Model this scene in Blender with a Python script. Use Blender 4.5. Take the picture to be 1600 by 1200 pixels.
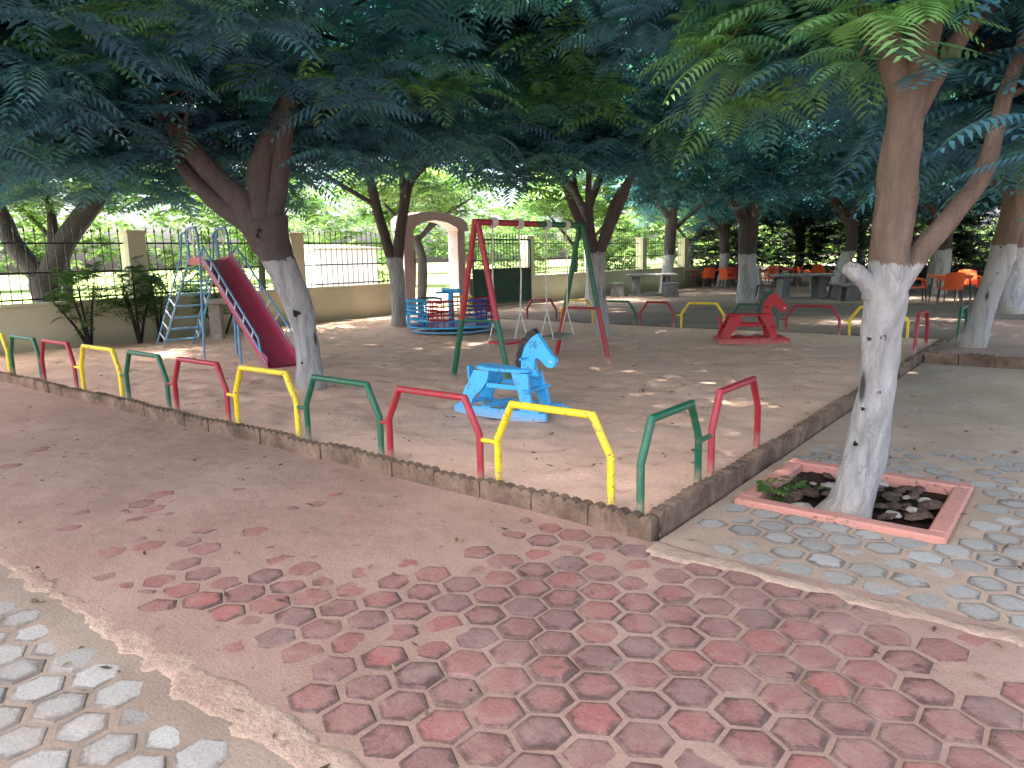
import bpy, math, random
import numpy as np
from mathutils import Vector, Matrix

for o in list(bpy.data.objects): bpy.data.objects.remove(o)
scn = bpy.context.scene
COL = scn.collection
R = math.radians
rnd = random.Random(7)
NP = np.random.RandomState(11)

# ------------------------------------------------------------------ camera
# world frame: origin at the front corner of the play area, -x along the left row of hoops, +y along the right row
PITCH = math.atan(200/1146); ROLL = math.atan(52/2389)
cd = bpy.data.cameras.new('camera'); cam = bpy.data.objects.new('camera', cd); COL.objects.link(cam)
cd.sensor_width = 36; cd.lens = 36*1146/1600; cd.clip_end = 600; cd.clip_start = .05
r0 = Vector((.7831, .6219, 0)); c_, s_ = math.cos(PITCH), math.sin(PITCH)
fw = Vector((-.6219*c_, .7831*c_, -s_)); u0 = Vector((-.6219*s_, .7831*s_, c_))
rt = r0*math.cos(ROLL) - u0*math.sin(ROLL); up = r0*math.sin(ROLL) + u0*math.cos(ROLL)
m = Matrix((rt, up, -fw)).transposed().to_4x4(); m.translation = (1.713, -3.324, 1.5)
cam.matrix_world = m
scn.camera = cam

# ------------------------------------------------------------------ sky, sun, exposure
SUN_EL, SUN_AZ = R(63), math.atan2(-.35, -.94)      # direction to the sun seen from above (x, y)
w = bpy.data.worlds.new('World'); scn.world = w; w.use_nodes = True
nt = w.node_tree; bg = nt.nodes['Background']
sky = nt.nodes.new('ShaderNodeTexSky'); sky.sky_type = 'NISHITA'; sky.sun_disc = False
sky.sun_elevation = SUN_EL; sky.sun_rotation = SUN_AZ; sky.air_density = .7; sky.dust_density = 6.0; sky.ozone_density = .4
nt.links.new(sky.outputs[0], bg.inputs[0]); bg.inputs[1].default_value = .15
sl = bpy.data.lights.new('sun', 'SUN'); sun = bpy.data.objects.new('sun', sl); COL.objects.link(sun)
sl.energy = 3.2; sl.angle = R(1.2); sl.color = (1, .95, .86)
sd = Vector((math.sin(SUN_AZ)*math.cos(SUN_EL), math.cos(SUN_AZ)*math.cos(SUN_EL), math.sin(SUN_EL)))
sun.rotation_euler = (-sd).to_track_quat('-Z', 'Y').to_euler()
vs = scn.view_settings; vs.view_transform = 'Standard'; vs.look = 'None'; vs.gamma = 1; vs.exposure = 3.08

# ------------------------------------------------------------------ helpers
def nn(t, kind, **kw):
    n = t.nodes.new(kind)
    for k, v in kw.items():
        if k in n.inputs: n.inputs[k].default_value = v
        else: setattr(n, k, v)
    return n
def ramp(t, pts):
    r = t.nodes.new('ShaderNodeValToRGB'); e = r.color_ramp.elements
    while len(e) < len(pts): e.new(.5)
    for i, (p, c) in enumerate(pts):
        e[i].position = p; e[i].color = (*c, 1) if len(c) == 3 else c
    return r
def mixc(t, fac, a, b, mode='MIX'):
    n = t.nodes.new('ShaderNodeMix'); n.data_type = 'RGBA'; n.blend_type = mode
    for s, v in ((0, fac), (6, a), (7, b)):
        if hasattr(v, 'links'): t.links.new(v, n.inputs[s])
        elif isinstance(v, (tuple, list)): n.inputs[s].default_value = (*v, 1)
        else: n.inputs[s].default_value = v
    return n.outputs[2]
def math_(t, op, a, b=0.0, clamp=False):
    n = t.nodes.new('ShaderNodeMath'); n.operation = op; n.use_clamp = clamp
    for s, v in ((0, a), (1, b)):
        if hasattr(v, 'links'): t.links.new(v, n.inputs[s])
        else: n.inputs[s].default_value = v
    return n.outputs[0]
def noise(t, scale, detail=5, rough=.6, coord=None, dist=0.0):
    n = nn(t, 'ShaderNodeTexNoise', Scale=scale, Detail=detail, Roughness=rough, Distortion=dist)
    if coord is not None: t.links.new(coord, n.inputs['Vector'])
    return n.outputs['Fac']
def coords(t, which='Object'):
    return t.nodes.new('ShaderNodeTexCoord').outputs[which]
def wpos(t): return t.nodes.new('ShaderNodeNewGeometry').outputs['Position']
def base(name):
    mt = bpy.data.materials.new(name); mt.use_nodes = True
    return mt, mt.node_tree, mt.node_tree.nodes['Principled BSDF']
def bump(t, b, h, strength=.4, dist=.01):
    n = nn(t, 'ShaderNodeBump', Strength=strength, Distance=dist); t.links.new(h, n.inputs['Height']); t.links.new(n.outputs[0], b.inputs['Normal'])

def paint(name, col, rough=.38, dirt=.35, scale=9, dirtcol=(.22, .15, .10), splash=1.0):
    mt, t, b = base(name); co = wpos(t)
    n1 = noise(t, scale, 6, .65, co); n2 = noise(t, scale*7, 4, .6, co)
    f = math_(t, 'MULTIPLY', ramp_out(t, n1, .52, .78), dirt)
    c1 = mixc(t, math_(t, 'MULTIPLY', n2, .25), col, tuple(x*.7 for x in col))
    n5 = noise(t, 34, 6, .75, co, .5); chip = math_(t, 'MULTIPLY', ramp_out(t, math_(t, 'ADD', n5, math_(t, 'MULTIPLY', n1, .35)), .75, .79), .8)
    sz = t.nodes.new('ShaderNodeSeparateXYZ'); t.links.new(co, sz.inputs[0])
    mud = math_(t, 'MULTIPLY', math_(t, 'SUBTRACT', 1.0, ramp_out(t, math_(t, 'SUBTRACT', sz.outputs[2], math_(t, 'MULTIPLY', n1, .22)), -.04, .10)), dirt*2*splash)
    c2 = mixc(t, f, c1, dirtcol)
    t.links.new(mixc(t, mud, mixc(t, chip, c2, (.14, .085, .055)), (.42, .29, .21)), b.inputs['Base Color'])
    rr = nn(t, 'ShaderNodeMapRange'); t.links.new(n1, rr.inputs[0]); rr.inputs[3].default_value = rough-.1; rr.inputs[4].default_value = rough+.25
    t.links.new(rr.outputs[0], b.inputs['Roughness']); bump(t, b, n2, .15, .004)
    return mt
def ramp_out(t, v, a, b_):
    n = nn(t, 'ShaderNodeMapRange'); n.interpolation_type = 'SMOOTHSTEP'
    t.links.new(v, n.inputs[0]); n.inputs[1].default_value = a; n.inputs[2].default_value = b_
    return n.outputs[0]
def earth(name, cols, scale=.9, bstr=.5, fine=60, rough=.95):
    mt, t, b = base(name); co = wpos(t)
    n1 = noise(t, scale, 8, .65, co, .4); n2 = noise(t, fine, 6, .7, co); n3 = noise(t, scale*6, 5, .6, co)
    r_ = ramp(t, [(.3, cols[0]), (.5, cols[1]), (.7, cols[2])]); t.links.new(n1, r_.inputs[0])
    c1 = mixc(t, math_(t, 'MULTIPLY', ramp_out(t, n3, .5, .75), .45), r_.outputs[0], cols[3])
    t.links.new(mixc(t, .35, c1, ramp_grey(t, n2), 'OVERLAY'), b.inputs['Base Color'])
    b.inputs['Roughness'].default_value = rough; b.inputs['Specular IOR Level'].default_value = .08
    h = math_(t, 'ADD', math_(t, 'MULTIPLY', n2, .5), n3); bump(t, b, h, bstr, .02)
    return mt
def ramp_grey(t, v):
    r_ = ramp(t, [(.25, (.2, .2, .2)), (.75, (.8, .8, .8))]); t.links.new(v, r_.inputs[0]); return r_.outputs[0]

SANDC = (.71, .455, .33)
M = {}
M['green'] = paint('green_paint', (.006, .115, .052)); M['red'] = paint('red_paint', (.36, .018, .03)); M['yellow'] = paint('yellow_paint', (.86, .62, .02), dirt=.2)
M['skyblue'] = paint('sky_blue_paint', (.055, .48, .86), .5, .25, 6, (.12, .16, .2)); M['slideblue'] = paint('slide_blue_paint', (.13, .33, .52), .45, .35, 8, (.12, .10, .08))
M['horsered'] = paint('horse_red_paint', (.45, .012, .02), .5, .25); M['chute'] = paint('chute_red_paint', (.47, .045, .09), .35, .35, 3, (.3, .16, .12))
M['white'] = paint('white_paint', (.74, .73, .70), .5, .4); M['pink'] = paint('pink_paint', (.46, .33, .32), .7, .3, 3)
M['cream'] = None; M['rope'] = paint('rope_fibre', (.62, .60, .52), .9, .3, 20); M['black'] = paint('black_paint', (.012, .012, .016), .6, .1)
M['iron'] = paint('black_iron', (.014, .015, .017), .45, .15); M['gategreen'] = paint('dark_green_paint', (.006, .05, .035), .5, .25, 4)
M['orange'] = paint('orange_plastic', (.62, .085, .012), .4, .15); M['redplastic'] = paint('red_plastic', (.45, .02, .02), .4, .15)
M['navy'] = paint('navy_paint', (.02, .05, .30), .4, .2); M['legmetal'] = paint('dark_metal', (.03, .03, .03), .5, .2); M['plank'] = paint('grey_plank', (.24, .22, .18), .8, .4)
M['pitred'] = paint('brick_red_paint', (.52, .22, .17), .75, .5, 7, (.36, .27, .21), .12); M['lilac'] = paint('pale_lilac_render', (.56, .57, .62), .8, .2, 2)
M['concrete'] = earth('concrete', [(.24, .21, .18), (.34, .30, .25), (.42, .37, .31), (.18, .15, .13)], 4, .35)
M['darkconcrete'] = earth('dark_concrete', [(.10, .10, .10), (.16, .155, .15), (.22, .21, .2), (.08, .08, .08)], 4, .3)
M['edging'] = earth('edging_concrete', [(.055, .042, .03), (.19, .13, .092), (.30, .21, .15), (.045, .035, .026)], 3.2, 1.0, 55)
M['sand'] = earth('sand', [(.63, .395, .28), SANDC, (.76, .51, .38), (.50, .305, .215)], .7, .7, 45)
M['pathsand'] = earth('path_sand', [(.29, .185, .142), (.36, .235, .182), (.42, .285, .225), (.25, .16, .124)], .8, .5, 80)
M['greysand'] = earth('grey_sand', [(.25, .185, .14), (.31, .235, .18), (.37, .285, .22), (.21, .155, .12)], .9, .5, 80)
M['tansand'] = earth('tan_sand', [(.34, .245, .18), (.42, .31, .23), (.48, .36, .275), (.28, .20, .15)], .9, .5, 80)
M['strip'] = earth('strip_concrete', [(.34, .23, .17), (.42, .295, .22), (.49, .36, .275), (.27, .185, .14)], 4, .7)
M['patio'] = earth('patio_paving', [(.15, .112, .09), (.20, .15, .12), (.25, .19, .15), (.12, .09, .072)], .6, .3)
M['soil'] = earth('dark_soil', [(.02, .014, .01), (.035, .024, .018), (.06, .042, .03), (.018, .012, .01)], 9, 1.0, 40)
M['stone'] = earth('stone', [(.05, .034, .026), (.09, .062, .048), (.14, .10, .078), (.04, .03, .025)], 8, .6)
M['field'] = earth('field_grass', [(.16, .25, .07), (.22, .30, .09), (.30, .33, .14), (.38, .34, .22)], .35, .6, 30)
M['road'] = earth('road_dust', [(.50, .45, .38), (.58, .52, .45), (.64, .58, .5), (.45, .39, .32)], .5, .2)

def wallmat():
    mt, t, b = base('cream_wall_paint'); co = wpos(t)
    n1 = noise(t, 1.1, 7, .65, co); n2 = noise(t, 30, 5, .6, co)
    sep = t.nodes.new('ShaderNodeSeparateXYZ'); t.links.new(co, sep.inputs[0])
    c1 = mixc(t, ramp_out(t, n1, .35, .7), (.54, .515, .345), (.62, .59, .42))
    st = math_(t, 'MULTIPLY', math_(t, 'SUBTRACT', 1.0, ramp_out(t, math_(t, 'ADD', sep.outputs[2], math_(t, 'MULTIPLY', n1, -.45)), -.2, .28)), .75)   # splash-back mud stain along the foot of the wall
    t.links.new(mixc(t, st, c1, (.26, .20, .13)), b.inputs['Base Color']); b.inputs['Roughness'].default_value = .85; bump(t, b, n2, .25, .006)
    return mt
M['cream'] = wallmat()

def paver_mat(name, cols, edge, dust, dustamt, lo, hi):
    mt, t, b = base(name); co = wpos(t)
    oi = t.nodes.new('ShaderNodeObjectInfo'); ge = t.nodes.new('ShaderNodeNewGeometry')
    at = t.nodes.new('ShaderNodeAttribute'); at.attribute_name = 'wear_shade'
    rv = math_(t, 'FRACT', math_(t, 'ADD', oi.outputs['Random'], ge.outputs['Random Per Island']))
    r_ = ramp(t, [(i/(len(cols)-1), c) for i, c in enumerate(cols)]); t.links.new(rv, r_.inputs[0])
    n1 = noise(t, 9, 6, .7, co, .8); n2 = noise(t, 90, 5, .7, co); n3 = noise(t, 1.3, 4, .6, co); n4 = noise(t, 28, 5, .7, co, .6)
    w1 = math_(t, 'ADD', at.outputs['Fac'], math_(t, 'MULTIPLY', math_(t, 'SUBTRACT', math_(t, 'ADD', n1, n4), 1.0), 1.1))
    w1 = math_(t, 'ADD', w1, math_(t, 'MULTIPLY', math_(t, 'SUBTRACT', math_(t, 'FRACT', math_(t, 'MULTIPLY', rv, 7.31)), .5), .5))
    c0 = mixc(t, ramp_out(t, w1, lo, hi), edge, r_.outputs[0])  # rims darkened for edge shadow lines together with mossy grime
    c1 = mixc(t, .45, c0, ramp_grey(t, n2), 'OVERLAY')
    f = math_(t, 'MULTIPLY', ramp_out(t, math_(t, 'ADD', n1, math_(t, 'MULTIPLY', n3, .6)), .66, 1.1), dustamt)
    t.links.new(mixc(t, f, c1, dust), b.inputs['Base Color']); b.inputs['Roughness'].default_value = .9; b.inputs['Specular IOR Level'].default_value = .15
    bump(t, b, math_(t, 'ADD', n2, n4), .5, .006)
    return mt
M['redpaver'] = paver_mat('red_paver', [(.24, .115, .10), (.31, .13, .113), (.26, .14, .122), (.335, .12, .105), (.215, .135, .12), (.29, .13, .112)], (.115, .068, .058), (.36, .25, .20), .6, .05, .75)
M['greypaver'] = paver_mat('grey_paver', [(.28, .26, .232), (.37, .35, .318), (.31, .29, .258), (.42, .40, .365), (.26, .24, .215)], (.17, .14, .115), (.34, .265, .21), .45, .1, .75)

def bark(name, col, wash=1.45):
    mt, t, b = base(name); co = coords(t)
    mp = t.nodes.new('ShaderNodeMapping'); t.links.new(co, mp.inputs[0]); mp.inputs['Scale'].default_value = (1, 1, .28)
    n1 = noise(t, 16, 8, .7, mp.outputs[0], .8); n2 = noise(t, 5, 6, .6, co); n3 = noise(t, 5.5, 6, .65, mp.outputs[0], 1.2)
    c1 = mixc(t, n1, tuple(x*.45 for x in col), tuple(x*1.35 for x in col))
    if wash:
        sep = t.nodes.new('ShaderNodeSeparateXYZ'); t.links.new(co, sep.inputs[0])
        edge = math_(t, 'ADD', sep.outputs[2], math_(t, 'MULTIPLY', math_(t, 'SUBTRACT', n2, .5), .16))
        f = math_(t, 'SUBTRACT', 1.0, ramp_out(t, math_(t, 'ADD', edge, math_(t, 'MULTIPLY', math_(t, 'SUBTRACT', n1, .5), .12)), wash-.008, wash+.008))
        worn = ramp_out(t, n1, .585, .70); stain = ramp_out(t, n3, .42, .66)
        v = nn(t, 'ShaderNodeTexVoronoi', Scale=5.0); t.links.new(mp.outputs[0], v.inputs['Vector'])
        knot = math_(t, 'SUBTRACT', 1.0, ramp_out(t, v.outputs['Distance'], .07, .17))
        low = math_(t, 'SUBTRACT', 1.0, ramp_out(t, edge, .02, .22))
        white = mixc(t, math_(t, 'MULTIPLY', stain, .75), (.43, .42, .40), (.22, .215, .21))
        white = mixc(t, math_(t, 'MULTIPLY', low, .6), white, (.40, .30, .22))
        white = mixc(t, math_(t, 'MULTIPLY', worn, .75), white, (.20, .16, .13))
        white = mixc(t, math_(t, 'MULTIPLY', knot, .9), white, (.03, .025, .02))
        c1 = mixc(t, f, c1, white)
    t.links.new(c1, b.inputs['Base Color']); b.inputs['Roughness'].default_value = .9
    bump(t, b, math_(t, 'ADD', math_(t, 'MULTIPLY', n1, 1.6), n2), 1.0, .04)
    return mt
M['bark'] = bark('whitewashed_bark', (.20, .138, .10)); M['barkgrey'] = bark('grey_whitewashed_bark', (.105, .082, .078)); M['barkdark'] = bark('dark_bark', (.075, .06, .055), 1.4); M['barkwild'] = bark('wild_bark', (.026, .022, .021), 0)

def leafmat(name, cols, transl=.35):
    mt, t, b = base(name)
    at = t.nodes.new('ShaderNodeAttribute'); at.attribute_name = 'leafvar'
    r_ = ramp(t, cols); t.links.new(at.outputs['Fac'], r_.inputs[0])
    t.links.new(r_.outputs[0], b.inputs['Base Color']); b.inputs['Roughness'].default_value = .5
    tr = t.nodes.new('ShaderNodeBsdfTranslucent'); t.links.new(mixc(t, 1.0, r_.outputs[0], (1.25, 1.4, .7), 'MULTIPLY'), tr.inputs[0])
    mx = t.nodes.new('ShaderNodeMixShader'); mx.inputs[0].default_value = transl
    t.links.new(b.outputs[0], mx.inputs[1]); t.links.new(tr.outputs[0], mx.inputs[2])
    t.links.new(mx.outputs[0], t.nodes['Material Output'].inputs[0])
    return mt
M['leaf'] = leafmat('feathery_leaf', [(0, (.06, .165, .33)), (.45, (.09, .25, .38)), (.72, (.13, .33, .28)), (1, (.27, .52, .20))], .5)  # bluish veil over the canopy is painted into these leaf colours
M['leafwild'] = leafmat('wild_leaf', [(0, (.03, .075, .022)), (.5, (.06, .13, .03)), (1, (.13, .20, .045))])
M['leafhedge'] = leafmat('hedge_leaf', [(0, (.009, .024, .014)), (.6, (.016, .042, .018)), (1, (.034, .07, .024))], .15)
M['litter'] = leafmat('dry_leaf', [(0, (.05, .03, .018)), (.6, (.14, .085, .045)), (1, (.30, .22, .12))], .1)

def tag(o, label=None, cat=None, group=None, kind=None):
    for k, v in (('label', label), ('category', cat), ('group', group), ('kind', kind)):
        if v: o[k] = v
    return o
def thing(name, loc, rz=0, label=None, cat=None, group=None):
    o = bpy.data.objects.new(name, None); COL.objects.link(o); o.location = loc; o.rotation_euler = (0, 0, rz); o.empty_display_size = .1
    return tag(o, label, cat, group)
def add(name, mesh, mat, parent=None, loc=None):
    o = bpy.data.objects.new(name, mesh); COL.objects.link(o)
    if mat is not None and not mesh.materials: mesh.materials.append(mat)
    if parent is not None: o.parent = parent
    if loc is not None: o.location = loc
    return o
def copy_tree(o, parent=None):
    c = o.copy(); COL.objects.link(c); c.parent = parent
    for ch in list(o.children): copy_tree(ch, c)
    return c

class MB:
    def __init__(s): s.v = []; s.f = []
    def put(s, vs, fs):
        n = len(s.v); s.v += [tuple(v) for v in vs]; s.f += [tuple(i+n for i in f) for f in fs]; return s
    def box(s, c, d, rot=(0, 0, 0), bev=0.006):
        x, y, z = (a/2 for a in d); b = min(bev, x*.45, y*.45, z*.45)
        mat = Matrix.Translation(c) @ __import__('mathutils').Euler(rot).to_matrix().to_4x4()
        vs = []
        for sx in (-1, 1):
            for sy in (-1, 1):
                for sz in (-1, 1):
                    vs += [(sx*(x-b), sy*(y-b), sz*z), (sx*(x-b), sy*y, sz*(z-b)), (sx*x, sy*(y-b), sz*(z-b))]
        k = lambda a, b_, c_, q: ((a*2+b_)*2+c_)*3+q
        fs = []
        fs += [tuple(k(a, b_, cc, 0) for a, b_ in ((0, 0), (1, 0), (1, 1), (0, 1))) for cc in (0, 1)]
        fs += [tuple(k(a, bb, c2, 1) for a, c2 in ((0, 0), (1, 0), (1, 1), (0, 1))) for bb in (0, 1)]
        fs += [tuple(k(aa, b_, c2, 2) for b_, c2 in ((0, 0), (1, 0), (1, 1), (0, 1))) for aa in (0, 1)]
        for p in (0, 1):
            for q in (0, 1):
                fs.append((k(0, p, q, 0), k(1, p, q, 0), k(1, p, q, 1), k(0, p, q, 1)))
                fs.append((k(p, 0, q, 0), k(p, 1, q, 0), k(p, 1, q, 2), k(p, 0, q, 2)))
                fs.append((k(p, q, 0, 1), k(p, q, 1, 1), k(p, q, 1, 2), k(p, q, 0, 2)))
        for a in (0, 1):
            for b_ in (0, 1):
                for cc in (0, 1): fs.append((k(a, b_, cc, 0), k(a, b_, cc, 1), k(a, b_, cc, 2)))
        return s.put([mat @ Vector(v) for v in vs], fs)
    def tube(s, pts, r, n=8, caps=True, jitter=0, seed=0):
        pts = [Vector(p) for p in pts]; rs = r if isinstance(r, (list, tuple)) else [r]*len(pts)
        vs = []; fs = []; prev = None; q = random.Random(seed)
        ph = [q.uniform(0, 6.28) for _ in range(4)]
        for i, p in enumerate(pts):
            a = (pts[min(i+1, len(pts)-1)] - pts[max(i-1, 0)]).normalized()
            if i in (0, len(pts)-1): d = a
            else: d = ((pts[i+1]-p).normalized() + (p-pts[i-1]).normalized()).normalized()
            if prev is None:
                x = d.orthogonal().normalized()
                if abs(d.z) > .5: x = (Vector((1, 0, 0)) - d*d.x).normalized()
            else: x = (prev - d*prev.dot(d)).normalized()
            prev = x; y = d.cross(x)
            sc = 1.0
            if 0 < i < len(pts)-1:
                cs = max(.45, (pts[i+1]-p).normalized().dot(d)); sc = 1/cs if not jitter else 1
            for k in range(n):
                an = 2*math.pi*k/n
                j = 1 + jitter*(math.sin(2*an+ph[0]+i*.5)+.7*math.sin(3*an+ph[1]-i*.8)+.5*math.sin(5*an+i*1.7+ph[2]))*.5 if jitter else 1
                vs.append(p + (x*math.cos(an)+y*math.sin(an))*rs[i]*j*(sc if sc < 1.5 else 1.2))
        for i in range(len(pts)-1):
            for k in range(n): fs.append((i*n+k, i*n+(k+1) % n, (i+1)*n+(k+1) % n, (i+1)*n+k))
        if caps: fs.append(tuple(range(n-1, -1, -1))); fs.append(tuple((len(pts)-1)*n+k for k in range(n)))
        return s.put(vs, fs)
    def prism(s, poly, t, frame=None):
        """poly in local (a, b) plane x/z, thickness t along y, optional matrix"""
        n = len(poly); fr = frame or Matrix()
        vs = [fr @ Vector((a, -t/2, b)) for a, b in poly] + [fr @ Vector((a, t/2, b)) for a, b in poly]
        fs = [tuple(range(n)), tuple(range(2*n-1, n-1, -1))] + [(i, n+i, n+(i+1) % n, (i+1) % n) for i in range(n)]
        return s.put(vs, fs)
    def lathe(s, prof, n=16, c=(0, 0, 0)):
        vs = [(c[0]+r*math.cos(2*math.pi*k/n), c[1]+r*math.sin(2*math.pi*k/n), c[2]+z) for r, z in prof for k in range(n)]
        fs = [(i*n+k, i*n+(k+1) % n, (i+1)*n+(k+1) % n, (i+1)*n+k) for i in range(len(prof)-1) for k in range(n)]
        fs += [tuple(range(n-1, -1, -1)), tuple((len(prof)-1)*n+k for k in range(n))]
        return s.put(vs, fs)
    def mesh(s, name, smooth=False):
        me = bpy.data.meshes.new(name); me.from_pydata(s.v, [], s.f); me.update()
        if smooth:
            me.polygons.foreach_set('use_smooth', [len(p.vertices) <= 4 for p in me.polygons])
            try: me.set_sharp_from_angle(angle=R(50))
            except Exception: pass
        return me
    def build(s, name, mat, parent=None, smooth=False, loc=None):
        return add(name, s.mesh(name, smooth), mat, parent, loc)

# value noise in numpy for terrain
TAB = NP.rand(256, 256)
def vn(x, y, sc, seed=0):
    x = np.asarray(x)*sc + seed*17.3; y = np.asarray(y)*sc + seed*7.7
    xi = np.floor(x).astype(int); yi = np.floor(y).astype(int); fx = x-xi; fy = y-yi
    fx = fx*fx*(3-2*fx); fy = fy*fy*(3-2*fy)
    g = lambda a, b: TAB[a % 256, b % 256]
    return (g(xi, yi)*(1-fx)+g(xi+1, yi)*fx)*(1-fy) + (g(xi, yi+1)*(1-fx)+g(xi+1, yi+1)*fx)*fy
def fbm(x, y, sc, seed=0, oc=4):
    return sum(vn(x, y, sc*2**i, seed+i)*.5**i for i in range(oc))/sum(.5**i for i in range(oc))
def sst(v, a, b): q = np.clip((v-a)/(b-a), 0, 1); return q*q*(3-2*q)
def npmesh(name, V, F, smooth=False):
    me = bpy.data.meshes.new(name); V = np.ascontiguousarray(V, dtype=np.float32); F = np.ascontiguousarray(F, dtype=np.int32)
    k = F.shape[1]
    me.vertices.add(len(V)); me.vertices.foreach_set('co', V.ravel()); me.loops.add(F.size); me.loops.foreach_set('vertex_index', F.ravel())
    me.polygons.add(len(F)); me.polygons.foreach_set('loop_start', np.arange(0, F.size, k, dtype=np.int32))
    if smooth: me.polygons.foreach_set('use_smooth', np.ones(len(F), dtype=bool))
    me.update(calc_edges=True); return me
def grid(name, x0, x1, y0, y1, step, zf, mat, kind='structure'):
    xs = np.linspace(x0, x1, max(2, int((x1-x0)/step)+1)); ys = np.linspace(y0, y1, max(2, int((y1-y0)/step)+1))
    X, Y = np.meshgrid(xs, ys, indexing='ij'); Z = zf(X, Y)
    V = np.stack([X, Y, Z], -1).reshape(-1, 3); nx, ny = len(xs), len(ys)
    i = (np.arange(nx-1)[:, None]*ny + np.arange(ny-1)[None, :]).ravel()
    F = np.stack([i, i+ny, i+ny+1, i+1], -1)
    return tag(add(name, npmesh(name, V, F, True), mat), kind=kind)

# ------------------------------------------------------------------ the ground
grid('ground', -150, 150, -60, 240, 10, lambda x, y: 0*x-.15, M['patio'])
grid('grass_field', -150, -12.6, -60, 160, 4, lambda x, y: .03 + .0*x, M['field'])
grid('road', -19.5, -14.2, -60, 160, 2.0, lambda x, y: .045+0*x, M['road'])
grid('entrance_path', -14.3, -12.1, 9.6, 12.6, .5, lambda x, y: .055+0*x, M['road'])
SANDLVL = .085
DENT = np.stack([NP.uniform(-11.5, -.4, 700), NP.uniform(.4, 9.3, 700), NP.uniform(.05, .13, 700), NP.uniform(.010, .034, 700)], -1)
DENT = np.concatenate([DENT, [(-3.68, 3.42, .38, .05), (-3.68, 4.43, .36, .05), (-6.0, 2.05, .3, .04), (-2.4, 1.5, .4, .02)]])
def sand_z(x, y):
    z = SANDLVL + (fbm(x, y, .6, 3)-.5)*.07 + (fbm(x, y, 3.1, 9, 3)-.5)*.045
    for dx_, dy_, dr_, dd_ in DENT:
        r2 = ((x-dx_)**2+(y-dy_)**2)/dr_**2; z = z - dd_*np.exp(-r2)*(1-.55*r2)
    for mx_, my_ in ((-4.93, 1.5), (-9.61, 7.17), (-4.75, 7.31)): z = z + .05*np.exp(-((x-mx_)**2+(y-my_)**2)/.09)
    d = np.minimum(np.minimum(-x-.06, y-.06), 9.75-y)
    return z*sst(d, -.1, .25) + (SANDLVL-.015)*(1-sst(d, -.1, .25))
grid('sand_play_area', -12.4, -.06, .06, 9.8, .055, sand_z, M['sand'])
def patio_z(x, y): return .015 + (fbm(x, y, .4, 5)-.5)*.03
grid('patio', -12.4, 16, 9.7, 60, .35, patio_z, M['patio'])

def path_sand(x, y):
    n = fbm(x, y, 1.5, 2, 4)
    cover = .34 + .8*sst(-x, .2, 3.4) + .55*sst(y, -.9, -.25) + .25*sst(-y, 1.75, 2.05) - .26*sst(x, -1.2, .8) + (n-.5)*1.6
    cover = np.clip(cover, 0, 1.1)
    return -.0095 + .0130*cover + (vn(x, y, 14, 4)-.5)*.004
grid('paved_path', -13, 5.5, -2.15, .02, .028, path_sand, M['pathsand'])
def walk_sand(x, y):
    n = fbm(x, y, 1.7, 12, 4)
    cover = .22 + .8*sst(y, 1.6, 3.4) + .35*sst(x*-1, -.5, -.1) + (n-.5)*1.3
    z = -.0095 + .0125*np.clip(cover, 0, 1.15) + (vn(x, y, 14, 4)-.5)*.004
    return np.where((x > .14) & (x < 1.20) & (y > .85) & (y < 1.89), -.14, z)
grid('paved_walk', .02, 9, .0, 7.45, .03, walk_sand, M['tansand'])
def court_sand(x, y):
    n = fbm(x, y, 1.9, 22, 4)
    cover = .12 + .6*sst(y, -2.42, -2.25) + .3*sst(-x, 1.5, 4) + (n-.5)*1.3
    return -.0095 + .0125*np.clip(cover, 0, 1.1) + (vn(x, y, 14, 4)-.5)*.004
grid('paved_court', -6, 3, -5.4, -2.13, .03, court_sand, M['greysand'])
def strip_z(y0, y1, top):
    def f(x, y):
        d = np.minimum(y-y0, y1-y) + (vn(x, y, 11, 6)-.5)*.07 + (vn(x, y, 2.3, 8)-.5)*.07 + (vn(x, y, 30, 8)-.5)*.03
        return -.03 + (.03+top+(fbm(x, y, 5, 7)-.5)*.012)*sst(d, -.03, .04)
    return f
grid('concrete_strip', -16, 7, -2.28, -2.0, .02, strip_z(-2.22, -2.07, .004), M['strip'])
grid('concrete_strip', .03, 9, -.17, .03, .02, strip_z(-.15, .0, .008), M['strip'])

# hexagonal pavers (point to point along y, 196 mm pitch)
PIT = .108
WEAR_SHADE = []
def hexvar(seed):
    q = random.Random(seed); b = MB(); vs = []; fs = []; we = []
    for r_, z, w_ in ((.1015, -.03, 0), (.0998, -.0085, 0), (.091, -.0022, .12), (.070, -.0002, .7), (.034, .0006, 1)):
        for k in range(6):
            a = math.pi/2 + k*math.pi/3; rr = r_*(1+q.uniform(-.022, .012)) if r_ > .075 else r_*q.uniform(.85, 1.1)
            vs.append((rr*math.cos(a), rr*math.sin(a), z+q.uniform(-.0008, .0008))); we.append(w_)
    for i in range(4):
        for k in range(6): fs.append((i*6+k, i*6+(k+1) % 6, (i+1)*6+(k+1) % 6, (i+1)*6+k))
    fs.append(tuple(24+k for k in range(6)))
    if not WEAR_SHADE: WEAR_SHADE.extend(we)
    b.put(vs, fs); return b
def set_wear_shade(me):
    n = len(me.vertices)//len(WEAR_SHADE); at = me.attributes.new('wear_shade', 'FLOAT', 'POINT'); at.data.foreach_set('value', np.tile(np.array(WEAR_SHADE, dtype=np.float32), n))
HV = [hexvar(s) for s in range(6)]
CAMP = np.array((1.713, -3.324))
def in_view(x, y):
    a = (x-1.713)*.7831+(y+3.324)*.6219; b = -(x-1.713)*.6219+(y+3.324)*.7831
    return b > 1.5 and abs(a) < b*.75+.15
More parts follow.
